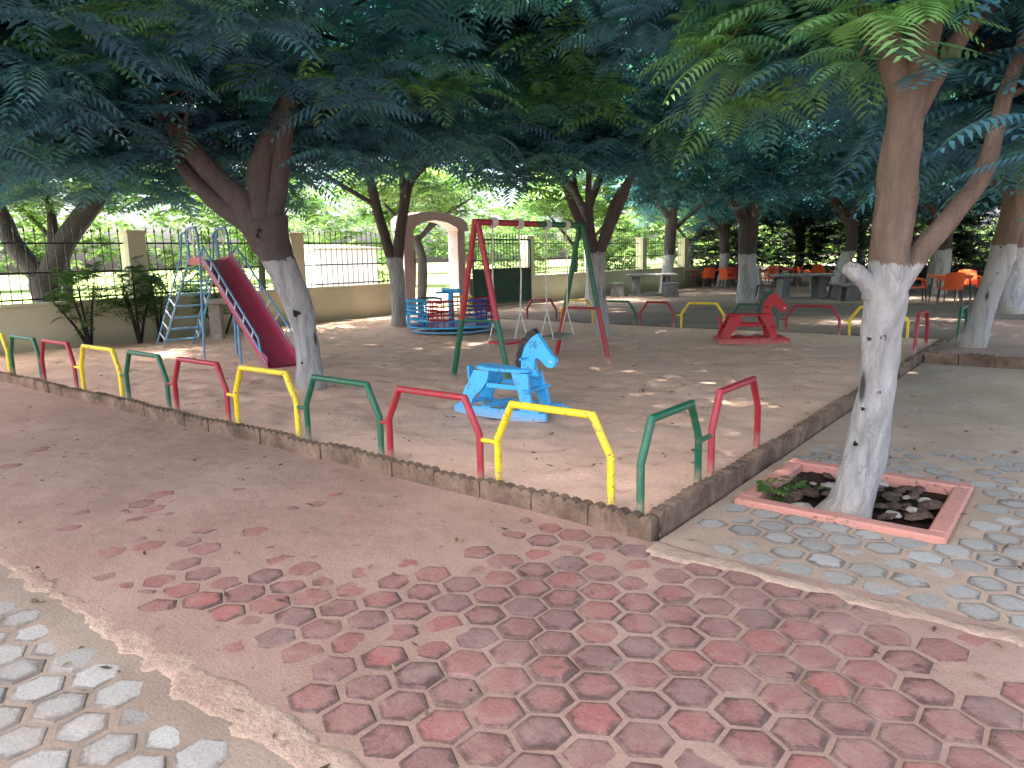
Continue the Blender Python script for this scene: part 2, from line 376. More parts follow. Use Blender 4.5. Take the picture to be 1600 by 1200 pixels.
def pave(parent, x0, x1, y0, y1, mat, limit=300, skip=None, off=0):
    meshes = []
    for b in HV:
        me = b.mesh('hex_paver'); me.materials.append(mat); set_wear_shade(me); meshes.append(me)
    spots = []
    dx = PIT*math.sqrt(3); dy = PIT*1.5
    j = 0; y = y0+PIT+off
    while y < y1-PIT*.85:
        x = x0 + dx/2 + (dx/2 if j % 2 else 0)
        while x < x1-dx/2:
            if not (skip and skip(x, y)): spots.append((x, y))
            x += dx
        y += dy; j += 1
    spots = [p for p in spots if in_view(*p)]
    spots.sort(key=lambda p: math.hypot(p[0]-CAMP[0], p[1]-CAMP[1]))
    q = random.Random(5); rest = MB()
    for i, (x, y) in enumerate(spots):
        k = q.randrange(6); z = q.uniform(-.005, .003); tl = (q.uniform(-.022, .022), q.uniform(-.022, .022)); rz = q.randrange(6)*math.pi/3 + q.uniform(-.03, .03)
        if i < limit:
            o = add('hex_paver', meshes[k], mat, parent, (x, y, z)); o.rotation_euler = (tl[0], tl[1], rz)
        else:
            mt = Matrix.Translation((x, y, z)) @ Matrix.Rotation(rz, 4, 'Z')
            rest.put([mt @ Vector(v) for v in HV[k].v], HV[k].f)
    if rest.v: o = tag(rest.build('hex_pavers', mat, parent), kind='stuff'); set_wear_shade(o.data)
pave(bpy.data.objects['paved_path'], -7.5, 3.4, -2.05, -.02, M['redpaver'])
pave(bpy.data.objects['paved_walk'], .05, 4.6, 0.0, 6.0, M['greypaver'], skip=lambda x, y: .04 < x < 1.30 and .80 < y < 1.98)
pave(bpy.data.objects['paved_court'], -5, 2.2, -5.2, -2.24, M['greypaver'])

# ------------------------------------------------------------------ scalloped edging kerbs
def edge_block(L=.40, h=.15, t=.07, n=5, seed=0):
    q = random.Random(seed); prof = [(-L/2+.004, -.12)]
    w_ = (L-.008)/n
    for i in range(n):
        rr = .028+q.uniform(-.006, .004)
        for k in range(7):
            a = math.pi*(1-k/6); prof.append((-L/2+.004+w_*(i+.5)+math.cos(a)*w_*.5, h-.03+math.sin(a)*rr+q.uniform(-.002, .002)))
    prof.append((L/2-.004, -.12))
    vs = []; N = len(prof)
    for yy, s in ((-t/2, 1), (t/2, 1)):
        for a, b in prof: vs.append((a, yy, b))
    fs = [tuple(range(N)), tuple(range(2*N-1, N-1, -1))] + [(i, N+i, N+(i+1) % N, (i+1) % N) for i in range(N)]
    me = MB().put(vs, fs).mesh('edging_block'); me.materials.append(M['edging']); return me
EB = [edge_block(seed=s) for s in range(5)]
def edging(name, p0, p1, label, zoff=0):
    d = Vector(p1)-Vector(p0); L = d.length; n = max(1, round(L/.40)); rz = math.atan2(d.y, d.x)
    t = thing(name, (*p0, 0), rz, label, 'kerb')
    q = random.Random(hash(label) % 1000 if False else len(label))
    for i in range(n):
        o = add('edging_block', EB[q.randrange(5)], None, t, ((i+.5)*L/n, q.uniform(-.006, .006), zoff+q.uniform(-.014, .008)))
        o.rotation_euler = (q.uniform(-.04, .04), q.uniform(-.015, .015), q.uniform(-.02, .02)); o.scale = (L/n/.402, 1, 1)
edging('edging_kerb', (-.005, .035), (-12.4, .035), 'long scalloped concrete edging along the front row of coloured hoops', -.02)
edging('edging_kerb', (-.035, .08), (-.035, 9.6), 'scalloped concrete edging running back from the front corner past the whitewashed tree', -.02)
edging('edging_kerb', (-12.3, 9.76), (-.05, 9.76), 'low edging at the far side of the sand under the far hoops', -.05)
edging('edging_kerb', (.02, 7.6), (6.4, 7.25), 'scalloped edging of the raised bed with the thick leaning white trunk')
grid('planting_bed', .0, 8, 7.55, 9.3, .1, lambda x, y: .09+(fbm(x, y, 2, 31)-.5)*.06 - .0*x, M['pathsand'])
grid('side_paving', .0, 9, 9.2, 14.2, .3, lambda x, y: .045+(fbm(x, y, 1, 33)-.5)*.02, M['pathsand'])

# ------------------------------------------------------------------ hoop rails
def hoop(L, colour, loc, rz, label, link=.12, h=.52, inset=.12, group='coloured hoop rails round the sand'):
    t = thing('hoop_rail', loc, rz, label, 'hoop rail', group)
    b = MB(); hw = L/2
    b.tube([(-hw, 0, -.25), (-hw, 0, h*.56), (-hw+inset, 0, h), (hw-inset, 0, h), (hw, 0, h*.56), (hw, 0, -.25)], .0225, 14)
    b.build('hoop', M[colour], t, True)
    if link:
        k = MB(); k.tube([(hw+.015, 0, h*.5), (hw+link, 0, h*.5)], .015, 10); k.build('connector', M[colour], t, True)
    return t
left = [(.33, 1.15, 'yellow', 'large yellow hoop rail nearest the front corner'), (1.30, 2.15, 'red', 'red hoop rail in front of the blue rocking horse'),
        (2.25, 3.11, 'green', 'green hoop rail between the front red hoop and the white tree foot'), (3.24, 4.12, 'yellow', 'yellow hoop rail in front of the foot of the slide'),
        (4.27, 5.18, 'red', 'red hoop rail left of the foot of the slide'), (5.34, 6.19, 'green', 'green hoop rail in front of the slide ladder'),
        (6.34, 7.30, 'yellow', 'yellow hoop rail in the front row just left of the slide ladder'), (7.50, 8.44, 'red', 'leftmost red hoop rail of the front row'),
        (8.52, 9.48, 'green', 'leftmost green hoop rail before the cream wall'), (9.62, 10.55, 'yellow', 'yellow hoop rail cut off by the left edge of the picture')]
for i, (a, b_, c, lb) in enumerate(left):
    gap = (left[i+1][0]-b_) if i+1 < len(left) else 0
    hoop(b_-a, c, (-(a+b_)/2, .125, SANDLVL), math.pi, lb, gap-.02 if gap else 0)
k = MB()
hoop(.74, 'green', (-.13, .47, SANDLVL), math.pi/2, 'green hoop rail standing at the front corner of the kerb', .17)
hoop(.82, 'red', (-.13, 1.45, SANDLVL), math.pi/2, 'red hoop rail beside the right kerb next to the corner green hoop', 0)
hoop(.82, 'red', (-.13, 8.2, SANDLVL), math.pi/2, 'red hoop rail seen edge on behind the front whitewashed trunk', .1)
hoop(.82, 'green', (.12, 10.15, .03), math.pi/2, 'small green hoop rail right of the edge-on red hoop', 0)
FY = 9.63
far = [(-1.42, -.56, 'yellow', 'far yellow hoop rail left of the front whitewashed trunk'), (-2.46, -1.58, 'red', 'far red hoop rail in front of the red rocking horse head'),
       (-3.45, -2.6, 'green', 'dark green hoop rail behind the back of the red rocking horse'), (-4.42, -3.58, 'yellow', 'far yellow hoop rail behind the tail of the red rocking horse'),
       (-5.30, -4.58, 'red', 'far red hoop rail right of the swing frame'), (-6.22, -5.42, 'green', 'far green hoop rail behind the tree beside the swing'),
       (-7.18, -6.40, 'yellow', 'far yellow hoop rail seen under the grey swing seat'), (-8.1, -7.32, 'red', 'far dark red hoop rail seen behind the red swing seat')]
for a, b_, c, lb in far:
    hoop(b_-a, c, ((a+b_)/2, FY, SANDLVL), math.pi, lb, .1, .47, .15)

# ------------------------------------------------------------------ boundary wall, railings, gate
WX = -12.3; WH = .84
COLS = [-3.9, -.35, 3.17, 6.65]; COLS2 = [15.2, 18.9, 22.6, 26.3]
wl = thing('boundary_wall', (WX, 0, 0), 0, 'cream low boundary wall with square columns left of the arched gate', 'wall')
def wallrun(t, y0, y1, cols):
    b = MB(); b.box((0, (y0+y1)/2, WH/2-.2), (.2, y1-y0, WH+.4)); b.build('wall_base', M['cream'], t)
    b = MB(); b.box((0, (y0+y1)/2, WH+.0265), (.26, y1-y0-.004, .05)); b.build('coping', M['cream'], t)
    for y in cols:
        b = MB(); b.box((0, y, .98), (.33, .33, 2.16)); b.box((0, y, 2.085), (.38, .38, .05)); b.build('column', M['cream'], t)
wallrun(wl, -8, 9.7, COLS)
wr = thing('boundary_wall', (WX, 0, 0), 0, 'cream low boundary wall with square columns right of the arched gate', 'wall')
wallrun(wr, 12.35, 34, COLS2)
def railing(y0, y1, label):
    t = thing('iron_railing', (WX, y0, WH+.05), 0, label, 'railing', 'black iron railings on the boundary wall'); L = y1-y0
    for z in (.06, .50, .99):
        b = MB(); b.box((0, L/2, z), (.035, L, .03)); b.build('rail', M['iron'], t)
    n = int(L/.15); me = None
    for i in range(n):
        if me is None:
            b = MB(); b.tube([(0, 0, 0), (0, 0, 1.2)], .009, 6); b.lathe([(.004, 1.17), (.02, 1.2), (.014, 1.22), (.001, 1.29)], 6); me = b.mesh('bar'); me.materials.append(M['iron'])
        add('bar', me, None, t, (0, (i+.5)*L/n, 0))
railing(-.17, 2.99, 'black spiked railing panel at the far left with the dark forked tree behind')
railing(3.35, 6.47, 'black spiked railing panel behind the slide')
railing(6.83, 9.6, 'black spiked railing panel left of the arched gate')
railing(12.45, 15.02, 'black spiked railing panel right of the arched gate behind the green gate leaf')
railing(15.38, 18.7, 'black spiked railing panel seen through the right half of the swing')
railing(19.1, 22.4, 'black spiked railing panel behind the dark trunk beyond the swing')
railing(22.8, 26.1, 'black spiked railing panel behind the hedge at the far end of the wall')

ga = thing('gate_arch', (WX, 9.72, 0), 0, 'pink arched gateway with a shallow pointed top', 'gateway')
b = MB(); b.box((0, .27, 1.05), (.36, .36, 2.3)); b.build('post', M['pink'], ga)
b = MB(); b.box((0, 2.27, 1.05), (.36, .30, 2.3)); b.build('post', M['pink'], ga)
fr = Matrix.Rotation(math.pi/2, 4, 'Z')
b = MB(); b.prism([(.05, 2.2), (.05, 2.46), (.2, 2.56), (.75, 2.66), (1.25, 2.70), (1.75, 2.66), (2.3, 2.54), (2.5, 2.42), (2.55, 2.2), (2.12, 2.2), (2.05, 2.30), (1.7, 2.42), (1.25, 2.47), (.8, 2.42), (.52, 2.30), (.45, 2.2)], .42, fr)
b.build('arch', M['pink'], ga)
gl = thing('gate_leaf', (-12.02, 12.3, .1), R(-4), 'dark green metal gate leaf with bars above a solid panel, swung open', 'gate')
b = MB(); b.box((0, 1.25, .52), (.03, 2.4, .98)); b.build('panel', M['gategreen'], gl)
b = MB(); b.box((0, .03, .95), (.05, .06, 1.9)); b.box((0, 2.47, .95), (.05, .06, 1.9)); b.box((0, 1.25, 1.87), (.05, 2.38, .05)); b.box((0, 1.25, 1.03), (.052, 2.38, .05)); b.build('frame', M['gategreen'], gl)
bm_ = MB(); bm_.tube([(0, 0, 1.05), (0, 0, 2.05)], .011, 6); bme = bm_.mesh('bar'); bme.materials.append(M['gategreen'])
for i in range(18): add('bar', bme, None, gl, (0, .13+i*.132, 0))

# ------------------------------------------------------------------ foliage
def frond_mesh(name, P, AZ, EL, LN, DR, VAR, K=9, wid=None, plen=.30):
    wid = wid or .085*(9/K)**1.0
    """bipinnate leaves: K pairs of pinnae along a drooping rachis, vectorised"""
    F = len(P); s = (np.arange(K)+.8)/K
    ca, sa = np.cos(AZ), np.sin(AZ)
    h = LN[:, None]*s[None]*np.cos(EL)[:, None]; z = LN[:, None]*(s[None]*np.sin(EL)[:, None] - DR[:, None]*s[None]**2)
    cen = np.stack([P[:, 0:1]+h*ca[:, None], P[:, 1:2]+h*sa[:, None], P[:, 2:3]+z], -1)
    d = np.stack([ca, sa, 0*ca], -1)[:, None, :]; sd_ = np.stack([-sa, ca, 0*ca], -1)[:, None, :]
    slope = (np.sin(EL)[:, None]-2*DR[:, None]*s[None])
    d = np.concatenate([np.repeat(d[..., :2], K, 1), slope[..., None]], -1); d /= np.linalg.norm(d, axis=-1, keepdims=True)
    shape = (np.sin(np.pi*np.clip(s*.86+.12, 0, 1))**.6)[None, :, None]
    out = []
    dr = NP.uniform(.1, .55, (F, 1, 1))
    for sg in (-1, 1):
        pl = plen*LN[:, None, None]*shape; wd = wid*LN[:, None, None]*.5
        tip = cen + sg*sd_*pl*.92 + d*pl*.35 - np.array([0, 0, 1.])*pl*dr
        mid = cen + sg*sd_*pl*.5 + d*pl*.14 - np.array([0, 0, 1.])*pl*dr*.3
        quad = np.stack([cen, mid - d*wd, tip, mid + d*wd], 2)
        out.append(quad)
    V = np.stack(out, 2).reshape(-1, 3)       # F,K,2,4
    n = len(V)//4; Fc = np.arange(n*4).reshape(n, 4)
    me = npmesh(name, V, Fc)
    at = me.attributes.new('leafvar', 'FLOAT', 'POINT'); at.data.foreach_set('value', np.repeat(VAR, K*2*4).astype(np.float32))
    return me
def rosettes(centers, nf, L, var, spread=.15, el=(.0, .7), droop=(.25, .75)):
    n = len(centers); P = np.repeat(centers, nf, 0)+NP.normal(0, spread*.25, (n*nf, 3))
    AZ = (np.tile(np.arange(nf), n)/nf*2*np.pi + np.repeat(NP.uniform(0, 6.28, n), nf) + NP.normal(0, .25, n*nf))
    EL = NP.uniform(el[0], el[1], n*nf); LN = L*NP.uniform(.55, 1.3, n*nf); DR = NP.uniform(droop[0], droop[1], n*nf)
    VAR = np.clip(np.repeat(var, nf)+NP.normal(0, .07, n*nf), 0, 1)
    return P, AZ, EL, LN, DR, VAR
def crown_points(c, rad, nclump, per, seed, flat=.55):
    q = np.random.RandomState(seed)
    d = q.normal(0, 1, (nclump, 3)); d /= np.linalg.norm(d, axis=1, keepdims=True); rr = q.uniform(.25, 1, (nclump, 1))**.5
    cl = d*rr*np.array(rad) + np.array(c)
    cl[:, 2] = np.where(cl[:, 2] < c[2], c[2]-(c[2]-cl[:, 2])*flat, cl[:, 2])
    pts = (cl[:, None, :] + q.normal(0, 1, (nclump, per, 3))*np.array((.36, .36, .2))).reshape(-1, 3)
    return cl, pts
def tree(name, base_, path, radii, limbs, crowns, label, barkm='bark', leafm='leaf', L=.54, nf=7, per=5, seed=1, group=None, K=9, bright=.0, twigs=True, coarse=False, sprays=()):
    t = thing(name, base_, 0, label, 'tree', group); B = Vector(base_)
    def sm(pts, rs, n=5):
        out = []; ro = []
        P = [Vector(p) for p in pts]
        for i in range(len(P)-1):
            p0 = P[max(i-1, 0)]; p1 = P[i]; p2 = P[i+1]; p3 = P[min(i+2, len(P)-1)]
            for k in range(n):
                u = k/n; out.append(.5*((2*p1)+(p2-p0)*u+(2*p0-5*p1+4*p2-p3)*u*u+(3*p1-p0-3*p2+p3)*u**3)); ro.append(rs[i]*(1-u)+rs[i+1]*u)
        out.append(P[-1]); ro.append(rs[-1]); return out, ro
    b = MB(); p, r_ = sm([Vector(x)-B for x in path], radii, 6)
    b.tube(p, r_, 20, jitter=.12, seed=seed); b.build('trunk', M[barkm], t, True)
    ends = [p[-1]]
    for i, (lp, lr) in enumerate(limbs):
        b = MB(); q_, rr = sm([Vector(x)-B for x in lp], lr, 5); b.tube(q_, rr, 12, jitter=.08, seed=seed+i); b.build('limb', M[barkm], t, True)
        ends += q_[len(q_)//2::3]+[q_[-1]]
    P = []; tw = MB(); q = random.Random(seed)
    for ci, (c, rad, ncl) in enumerate(crowns):
        cl, pts = crown_points(np.array(c)-np.array(base_), rad, ncl, per, seed*31+ci); P.append(pts)
        if twigs:
            for k in range(0, ncl, 2):
                e = min(ends, key=lambda v: (v-Vector(cl[k])).length); tgt = Vector(cl[k])
                md = (e+tgt)/2+Vector((q.uniform(-.3, .3), q.uniform(-.3, .3), q.uniform(-.1, .35)))
                q_, rr = sm([e, md, tgt], [.026, .016, .006], 3); tw.tube(q_, rr, 5, False)
    P = np.concatenate(P)
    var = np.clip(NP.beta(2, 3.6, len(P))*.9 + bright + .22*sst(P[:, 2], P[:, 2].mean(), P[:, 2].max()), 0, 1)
    if sprays:
        sp = np.concatenate([np.array(p)-np.array(base_)+NP.normal(0, .12, (4, 3))*np.array((1, 1, .5)) for p in sprays])
        P = np.concatenate([P, sp]); var = np.concatenate([var, NP.uniform(.65, 1, len(sp))])
        for p in sp[::4]:
            e = min(ends, key=lambda v: (v-Vector(p)).length); q_, rr = sm([e, (e+Vector(p))/2+Vector((0, 0, .25)), Vector(p)], [.022, .014, .005], 4); tw.tube(q_, rr, 5, False)
    if tw.v: tw.build('twigs', M[barkm], t)
    zc = crowns[0][0][2]-base_[2]; hi = P[:, 2] > zc+(-9 if coarse else .0)
    keep = hi & ((NP.rand(len(P)) < .58) | coarse)
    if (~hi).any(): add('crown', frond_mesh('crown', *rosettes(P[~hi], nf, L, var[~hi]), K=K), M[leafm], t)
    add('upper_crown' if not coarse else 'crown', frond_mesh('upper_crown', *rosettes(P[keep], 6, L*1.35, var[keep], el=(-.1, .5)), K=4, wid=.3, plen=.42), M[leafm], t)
    return t

TG = 'whitewashed trees of the playground'
# front right tree in its square pit
tree('whitewashed_tree', (.69, 1.08, -.05),
     [(.67, 1.06, -.06), (.73, 1.08, .12), (.77, 1.1, .38), (.80, 1.12, .75), (.81, 1.12, 1.11), (.82, 1.13, 1.45), (.83, 1.14, 1.8), (.84, 1.15, 2.12), (.86, 1.16, 2.35)],
     [.145, .118, .107, .099, .101, .108, .098, .094, .094],
     [([(.80, 1.12, 1.14), (.74, 1.06, 1.30), (.67, 1.01, 1.38), (.635, .98, 1.40)], [.06, .055, .045, .034]),
      ([(.82, 1.13, 1.2), (.93, 1.22, 1.44), (1.08, 1.34, 1.68), (1.19, 1.44, 1.90), (1.27, 1.55, 2.4), (1.5, 1.8, 3.3)], [.065, .064, .052, .047, .04, .03]),
      ([(.85, 1.15, 2.2), (.73, 1.06, 2.57), (.45, .85, 3.2), (.0, .5, 4.0)], [.07, .062, .05, .03]),
      ([(.86, 1.16, 2.2), (.92, 1.2, 2.69), (1.05, 1.3, 3.4), (1.4, 1.2, 4.4)], [.082, .072, .06, .04]),
      ([(.88, 1.18, 2.2), (1.0, 1.28, 2.47), (1.15, 1.5, 2.75), (1.7, 2.4, 3.4)], [.06, .05, .045, .03]),
      ],
     [((.6, 1.6, 4.3), (3.3, 3.3, 1.5), 100), ((-.3, 2.6, 3.35), (1.0, 1.0, .5), 12), ((1.9, 2.6, 2.9), (1.1, 1.1, .7), 16), ((.55, 1.9, 3.1), (1.2, .9, .5), 10), ((1.65, 2.3, 2.4), (.6, .5, .28), 9)],
     'whitewashed tree with a forked trunk rising from the square pit at the front right', seed=3, group=TG, K=14, L=.5, sprays=((-.16, 1.32, 2.79), (-.07, 1.52, 2.7), (.18, 1.33, 2.87), (.72, 1.0, 2.6), (.98, 3.5, 2.74), (1.14, 3.2, 2.81), (-.72, 3.04, 2.63), (-.3, 1.7, 2.95), (1.5, 3.0, 2.5)))
def knots(base_, spots):
    t = [o for o in bpy.data.objects if o.parent is None and 'tree' in o.name and (o.location-Vector(base_)).length < .02][0]
    for x, y, z, r_, sx in spots:
        d = Vector((1.713-x, -3.324-y, 0)).normalized(); sd2 = Vector((d.y, -d.x, 0))
        c = Vector((x, y, z))-Vector(base_); b = MB(); vs = []; fs = []; n = 14
        for rr, dp in ((1.0, -.03), (.95, .006), (.7, .012), (.45, .004), (.05, -.004)):
            for k in range(n):
                a = 2*math.pi*k/n; jj = 1+.28*math.sin(3*a+x*40)+.15*math.sin(5*a+z*30); vs.append(c+d*dp+sd2*math.cos(a)*r_*rr*sx*jj*.75+Vector((0, 0, math.sin(a)*r_*rr*.6*jj)))
        for i in range(4):
            for k in range(n): fs.append((i*n+k, i*n+(k+1) % n, (i+1)*n+(k+1) % n, (i+1)*n+k))
        fs.append(tuple(4*n+k for k in range(n))); b.put(vs, fs).build('knot', M['barkwild'], t, True)
knots((.69, 1.08, -.05), [(.835, 1.035, 1.02, .024, 1.0), (.765, 1.03, 1.01, .016, .9), (.735, .99, .42, .018, .9), (.80, 1.035, .86, .014, 1), (.76, 1.0, .62, .012, 1), (.83, 1.03, .72, .014, 1.2), (.73, .99, .20, .012, 1.2), (.86, 1.07, 1.98, .02, 1), (1.06, 1.28, 1.62, .016, 1.2), (.98, 1.21, 1.50, .014, 1.2)])
# tree beside the foot of the slide
tree('whitewashed_tree', (-4.93, 1.5, .06),
     [(-4.91, 1.52, 0), (-4.94, 1.5, .35), (-4.95, 1.5, .73), (-5.05, 1.43, 1.21), (-5.15, 1.34, 1.55), (-5.24, 1.28, 1.9)],
     [.17, .135, .13, .15, .18, .24],
     [([(-5.22, 1.28, 1.75), (-5.42, 1.12, 2.15), (-5.63, .96, 2.42), (-6.0, .67, 3.07), (-6.6, .3, 4.0)], [.17, .13, .115, .10, .05]),
      ([(-5.24, 1.28, 1.8), (-5.6, 1.0, 2.1), (-5.85, .85, 2.4), (-6.5, .9, 3.0), (-7.2, .8, 3.8)], [.12, .09, .075, .06, .03]),
      ([(-5.24, 1.28, 1.8), (-5.24, 1.28, 2.2), (-5.21, 1.3, 2.54), (-5.1, 1.6, 3.2), (-5.2, 2.0, 4.2)], [.17, .14, .12, .10, .05]),
      ([(-5.22, 1.30, 1.8), (-5.10, 1.4, 2.3), (-5.0, 1.46, 2.85), (-4.6, 1.4, 3.5), (-4.0, 1.3, 4.4)], [.15, .10, .09, .08, .04])],
     [((-5.2, 1.0, 4.35), (3.7, 3.7, 1.6), 92), ((-6.3, .3, 3.0), (1.8, 1.6, .5), 30), ((-7.6, .0, 2.8), (1.3, 1.2, .4), 16), ((-4.6, 2.4, 2.95), (1.3, 1.0, .35), 14), ((-7.0, 1.8, 2.75), (1.2, 1.0, .35), 12), ((-3.6, .6, 3.4), (1.2, 1.2, .5), 14), ((-5.6, 2.6, 3.3), (1.6, 1.2, .5), 16)],
     'whitewashed tree leaning left beside the foot of the slide', seed=5, group=TG, K=12, barkm='barkgrey', sprays=((-4.44, 1.36, 3.36), (-4.0, 1.46, 3.22), (-4.72, 1.27, 3.34), (-3.63, 2.01, 3.17), (-5.1, -.43, 3.45), (-7.04, -.06, 3.23), (-4.15, -.32, 3.34), (-3.78, 2.53, 3.21)))
knots((-4.93, 1.5, .06), [(-4.90, 1.36, .95, .06, .9), (-4.99, 1.34, 1.30, .022, .8), (-4.89, 1.38, .42, .02, 1), (-5.10, 1.13, 1.78, .09, .6)])
tree('whitewashed_tree', (-9.61, 7.17, .06),
     [(-9.61, 7.17, 0), (-9.58, 7.19, .9), (-9.63, 7.15, 1.5)], [.17, .145, .16],
     [([(-9.63, 7.15, 1.3), (-9.85, 6.98, 2.45), (-10.09, 6.79, 3.83), (-10.6, 6.3, 5)], [.12, .10, .075, .03]),
      ([(-9.60, 7.17, 1.2), (-9.44, 7.3, 2.44), (-9.21, 7.48, 3.19), (-8.29, 8.22, 4.02), (-7.6, 8.6, 4.6)], [.13, .11, .09, .06, .03]),
      ([(-9.44, 7.3, 2.4), (-9.43, 7.31, 3.3), (-9.43, 7.4, 4.6)], [.07, .06, .03]),
      ([(-9.9, 6.9, 2.6), (-10.4, 6.5, 3.0), (-11.3, 5.9, 3.7)], [.05, .04, .02])],
     [((-9.3, 6.4, 5.1), (3.5, 3.7, 1.4), 115), ((-7.8, 8.2, 4.2), (1.4, 1.4, .6), 14), ((-9.0, 5.6, 3.6), (1.5, 1.2, .4), 14), ((-10.8, 6.2, 4.4), (1.2, 1.2, .5), 8)],
     'whitewashed twin-stemmed tree just left of the pink gateway', seed=7, group=TG, barkm='barkgrey', K=6)
tree('whitewashed_tree', (-4.75, 7.31, .06),
     [(-4.73, 7.33, 0), (-4.81, 7.27, .84), (-4.83, 7.25, 1.5)], [.14, .115, .14],
     [([(-4.83, 7.25, 1.35), (-5.0, 7.1, 1.9), (-5.18, 6.98, 2.41), (-5.34, 6.85, 2.92), (-5.7, 6.3, 4)], [.09, .075, .06, .05, .03]),
      ([(-4.83, 7.25, 1.4), (-4.95, 7.2, 2.2), (-4.93, 7.17, 3.01), (-4.9, 7.0, 4.2)], [.07, .055, .045, .025]),
      ([(-4.82, 7.26, 1.35), (-4.6, 7.43, 2.29), (-4.36, 7.63, 2.79), (-3.8, 7.9, 4)], [.10, .08, .06, .03]),
      ([(-4.70, 7.33, 1.7), (-4.45, 7.55, 2.5), (-4.1, 7.6, 3.4)], [.06, .05, .02])],
     [((-4.8, 6.6, 4.4), (3.6, 3.6, 1.4), 100), ((-4.3, 5.6, 3.0), (1.6, 1.3, .4), 22), ((-6.3, 6.0, 3.5), (1.1, 1.1, .4), 10), ((-2.3, 4.4, 4.3), (1.5, 1.3, .4), 22)],
     'whitewashed slim tree behind the right end of the swing', seed=9, group=TG, barkm='barkgrey', sprays=((-3.47, 4.05, 3.47), (-3.65, 3.91, 3.19), (-3.24, 4.23, 3.53), (-3.07, 3.73, 3.82), (-2.95, 4.47, 3.24), (-3.19, 6.83, 3.08), (-5.08, 5.33, 2.6)))
tree('whitewashed_tree', (-6.12, 17.39, 0), [(-6.12, 17.39, -.05), (-6.11, 17.39, 1.36), (-6.11, 17.39, 2.3)], [.28, .24, .26],
     [([(-6.11, 17.39, 2.0), (-6.5, 17.1, 3.0), (-7.5, 16.3, 4.4)], [.18, .15, .06]), ([(-6.11, 17.39, 2.0), (-5.9, 17.6, 3.2), (-5.2, 17.9, 4.6)], [.18, .15, .06]), ([(-6.11, 17.39, 2.0), (-6.1, 17.4, 3.4), (-6.3, 17, 4.8)], [.15, .12, .05])],
     [((-5.4, 14.4, 4.6), (4.4, 4.6, 1.7), 140), ((-4.6, 14.6, 3.2), (1.6, 1.4, .5), 16), ((-7.6, 15.2, 3.3), (1.5, 1.3, .5), 12)], 'thick dark tree with a pale foot behind the red rocking horse', 'barkdark', seed=11, group=TG, K=5)
tree('whitewashed_tree', (-10.96, 22.04, 0), [(-10.96, 22.04, -.05), (-10.88, 22.1, 1.4), (-10.8, 22.16, 2.77)], [.26, .21, .20],
     [([(-10.8, 22.16, 2.6), (-11.55, 21.57, 3.94), (-12.3, 21, 5)], [.14, .10, .04]), ([(-10.8, 22.16, 2.6), (-10.63, 22.3, 3.91), (-10, 22.6, 5.2)], [.16, .12, .05]), ([(-10.85, 22.1, 2.2), (-10, 22.7, 3.1), (-8.8, 23.5, 4)], [.09, .07, .03])],
     [((-10.6, 20.0, 5.0), (4.2, 4.6, 1.6), 110)], 'straight whitewashed tree beside the left concrete table', 'barkdark', seed=13, group=TG, K=5)
tree('whitewashed_tree', (.5, 8.72, .05), [(.42, 8.72, 0), (.45, 8.75, .25), (.60, 8.87, 1.01), (.68, 8.93, 1.5), (.72, 8.96, 2.04), (.74, 8.97, 2.6)], [.19, .155, .145, .15, .13, .12],
     [([(.62, 8.88, 2.3), (.3, 8.7, 3.2), (-.4, 8.2, 4.2)], [.12, .10, .05]), ([(.62, 8.88, 2.3), (1.0, 9.1, 3.2), (1.6, 9.3, 4.4)], [.12, .10, .05])],
     [((.2, 8.2, 4.0), (3.8, 3.8, 1.5), 120), ((.2, 8.2, 2.75), (1.0, .8, .35), 10), ((1.8, 8.9, 2.7), (.8, .7, .3), 8)], 'thick whitewashed tree leaning right in the raised bed at the right edge', seed=15, group=TG, K=7)
knots((.5, 8.72, .05), [(.56, 8.70, .62, .06, 1.3), (.635, 8.755, 1.12, .035, .9), (.50, 8.66, .36, .035, 1), (.70, 8.80, 1.48, .06, 1.3)])
tree('whitewashed_tree', (.27, 16.35, 0), [(.27, 16.35, -.05), (.25, 16.34, .71), (.29, 16.37, 1.54), (.28, 16.36, 2.5)], [.30, .25, .23, .22],
     [([(.28, 16.36, 2.3), (-.4, 15.9, 3.4), (-1.2, 15.2, 4.4)], [.15, .12, .05]), ([(.28, 16.36, 2.3), (.9, 16.8, 3.4), (1.6, 17.2, 4.6)], [.15, .12, .05])],
     [((.2, 15.6, 4.0), (3.8, 3.8, 1.7), 100), ((-1.8, 14.5, 3.1), (1.5, 1.4, .5), 14)], 'whitewashed tree farthest right behind the leaning one', seed=17, group=TG, K=5)
tree('whitewashed_tree', (-5.6, 24.5, 0), [(-5.6, 24.5, -.05), (-5.4, 24.7, .9), (-5.2, 24.9, 1.7), (-5.3, 24.7, 2.7)], [.25, .22, .20, .2],
     [([(-5.3, 24.7, 2.5), (-6.0, 24.2, 3.5), (-7.2, 23.4, 4.2)], [.15, .13, .05]), ([(-5.3, 24.7, 2.5), (-4.8, 25, 3.8), (-4, 25.4, 5)], [.15, .12, .05])],
     [((-5.4, 23.6, 4.5), (4.2, 4.2, 2.0), 100)], 'dark tree curving left behind the right concrete table', 'barkdark', seed=19, group=TG, K=5)
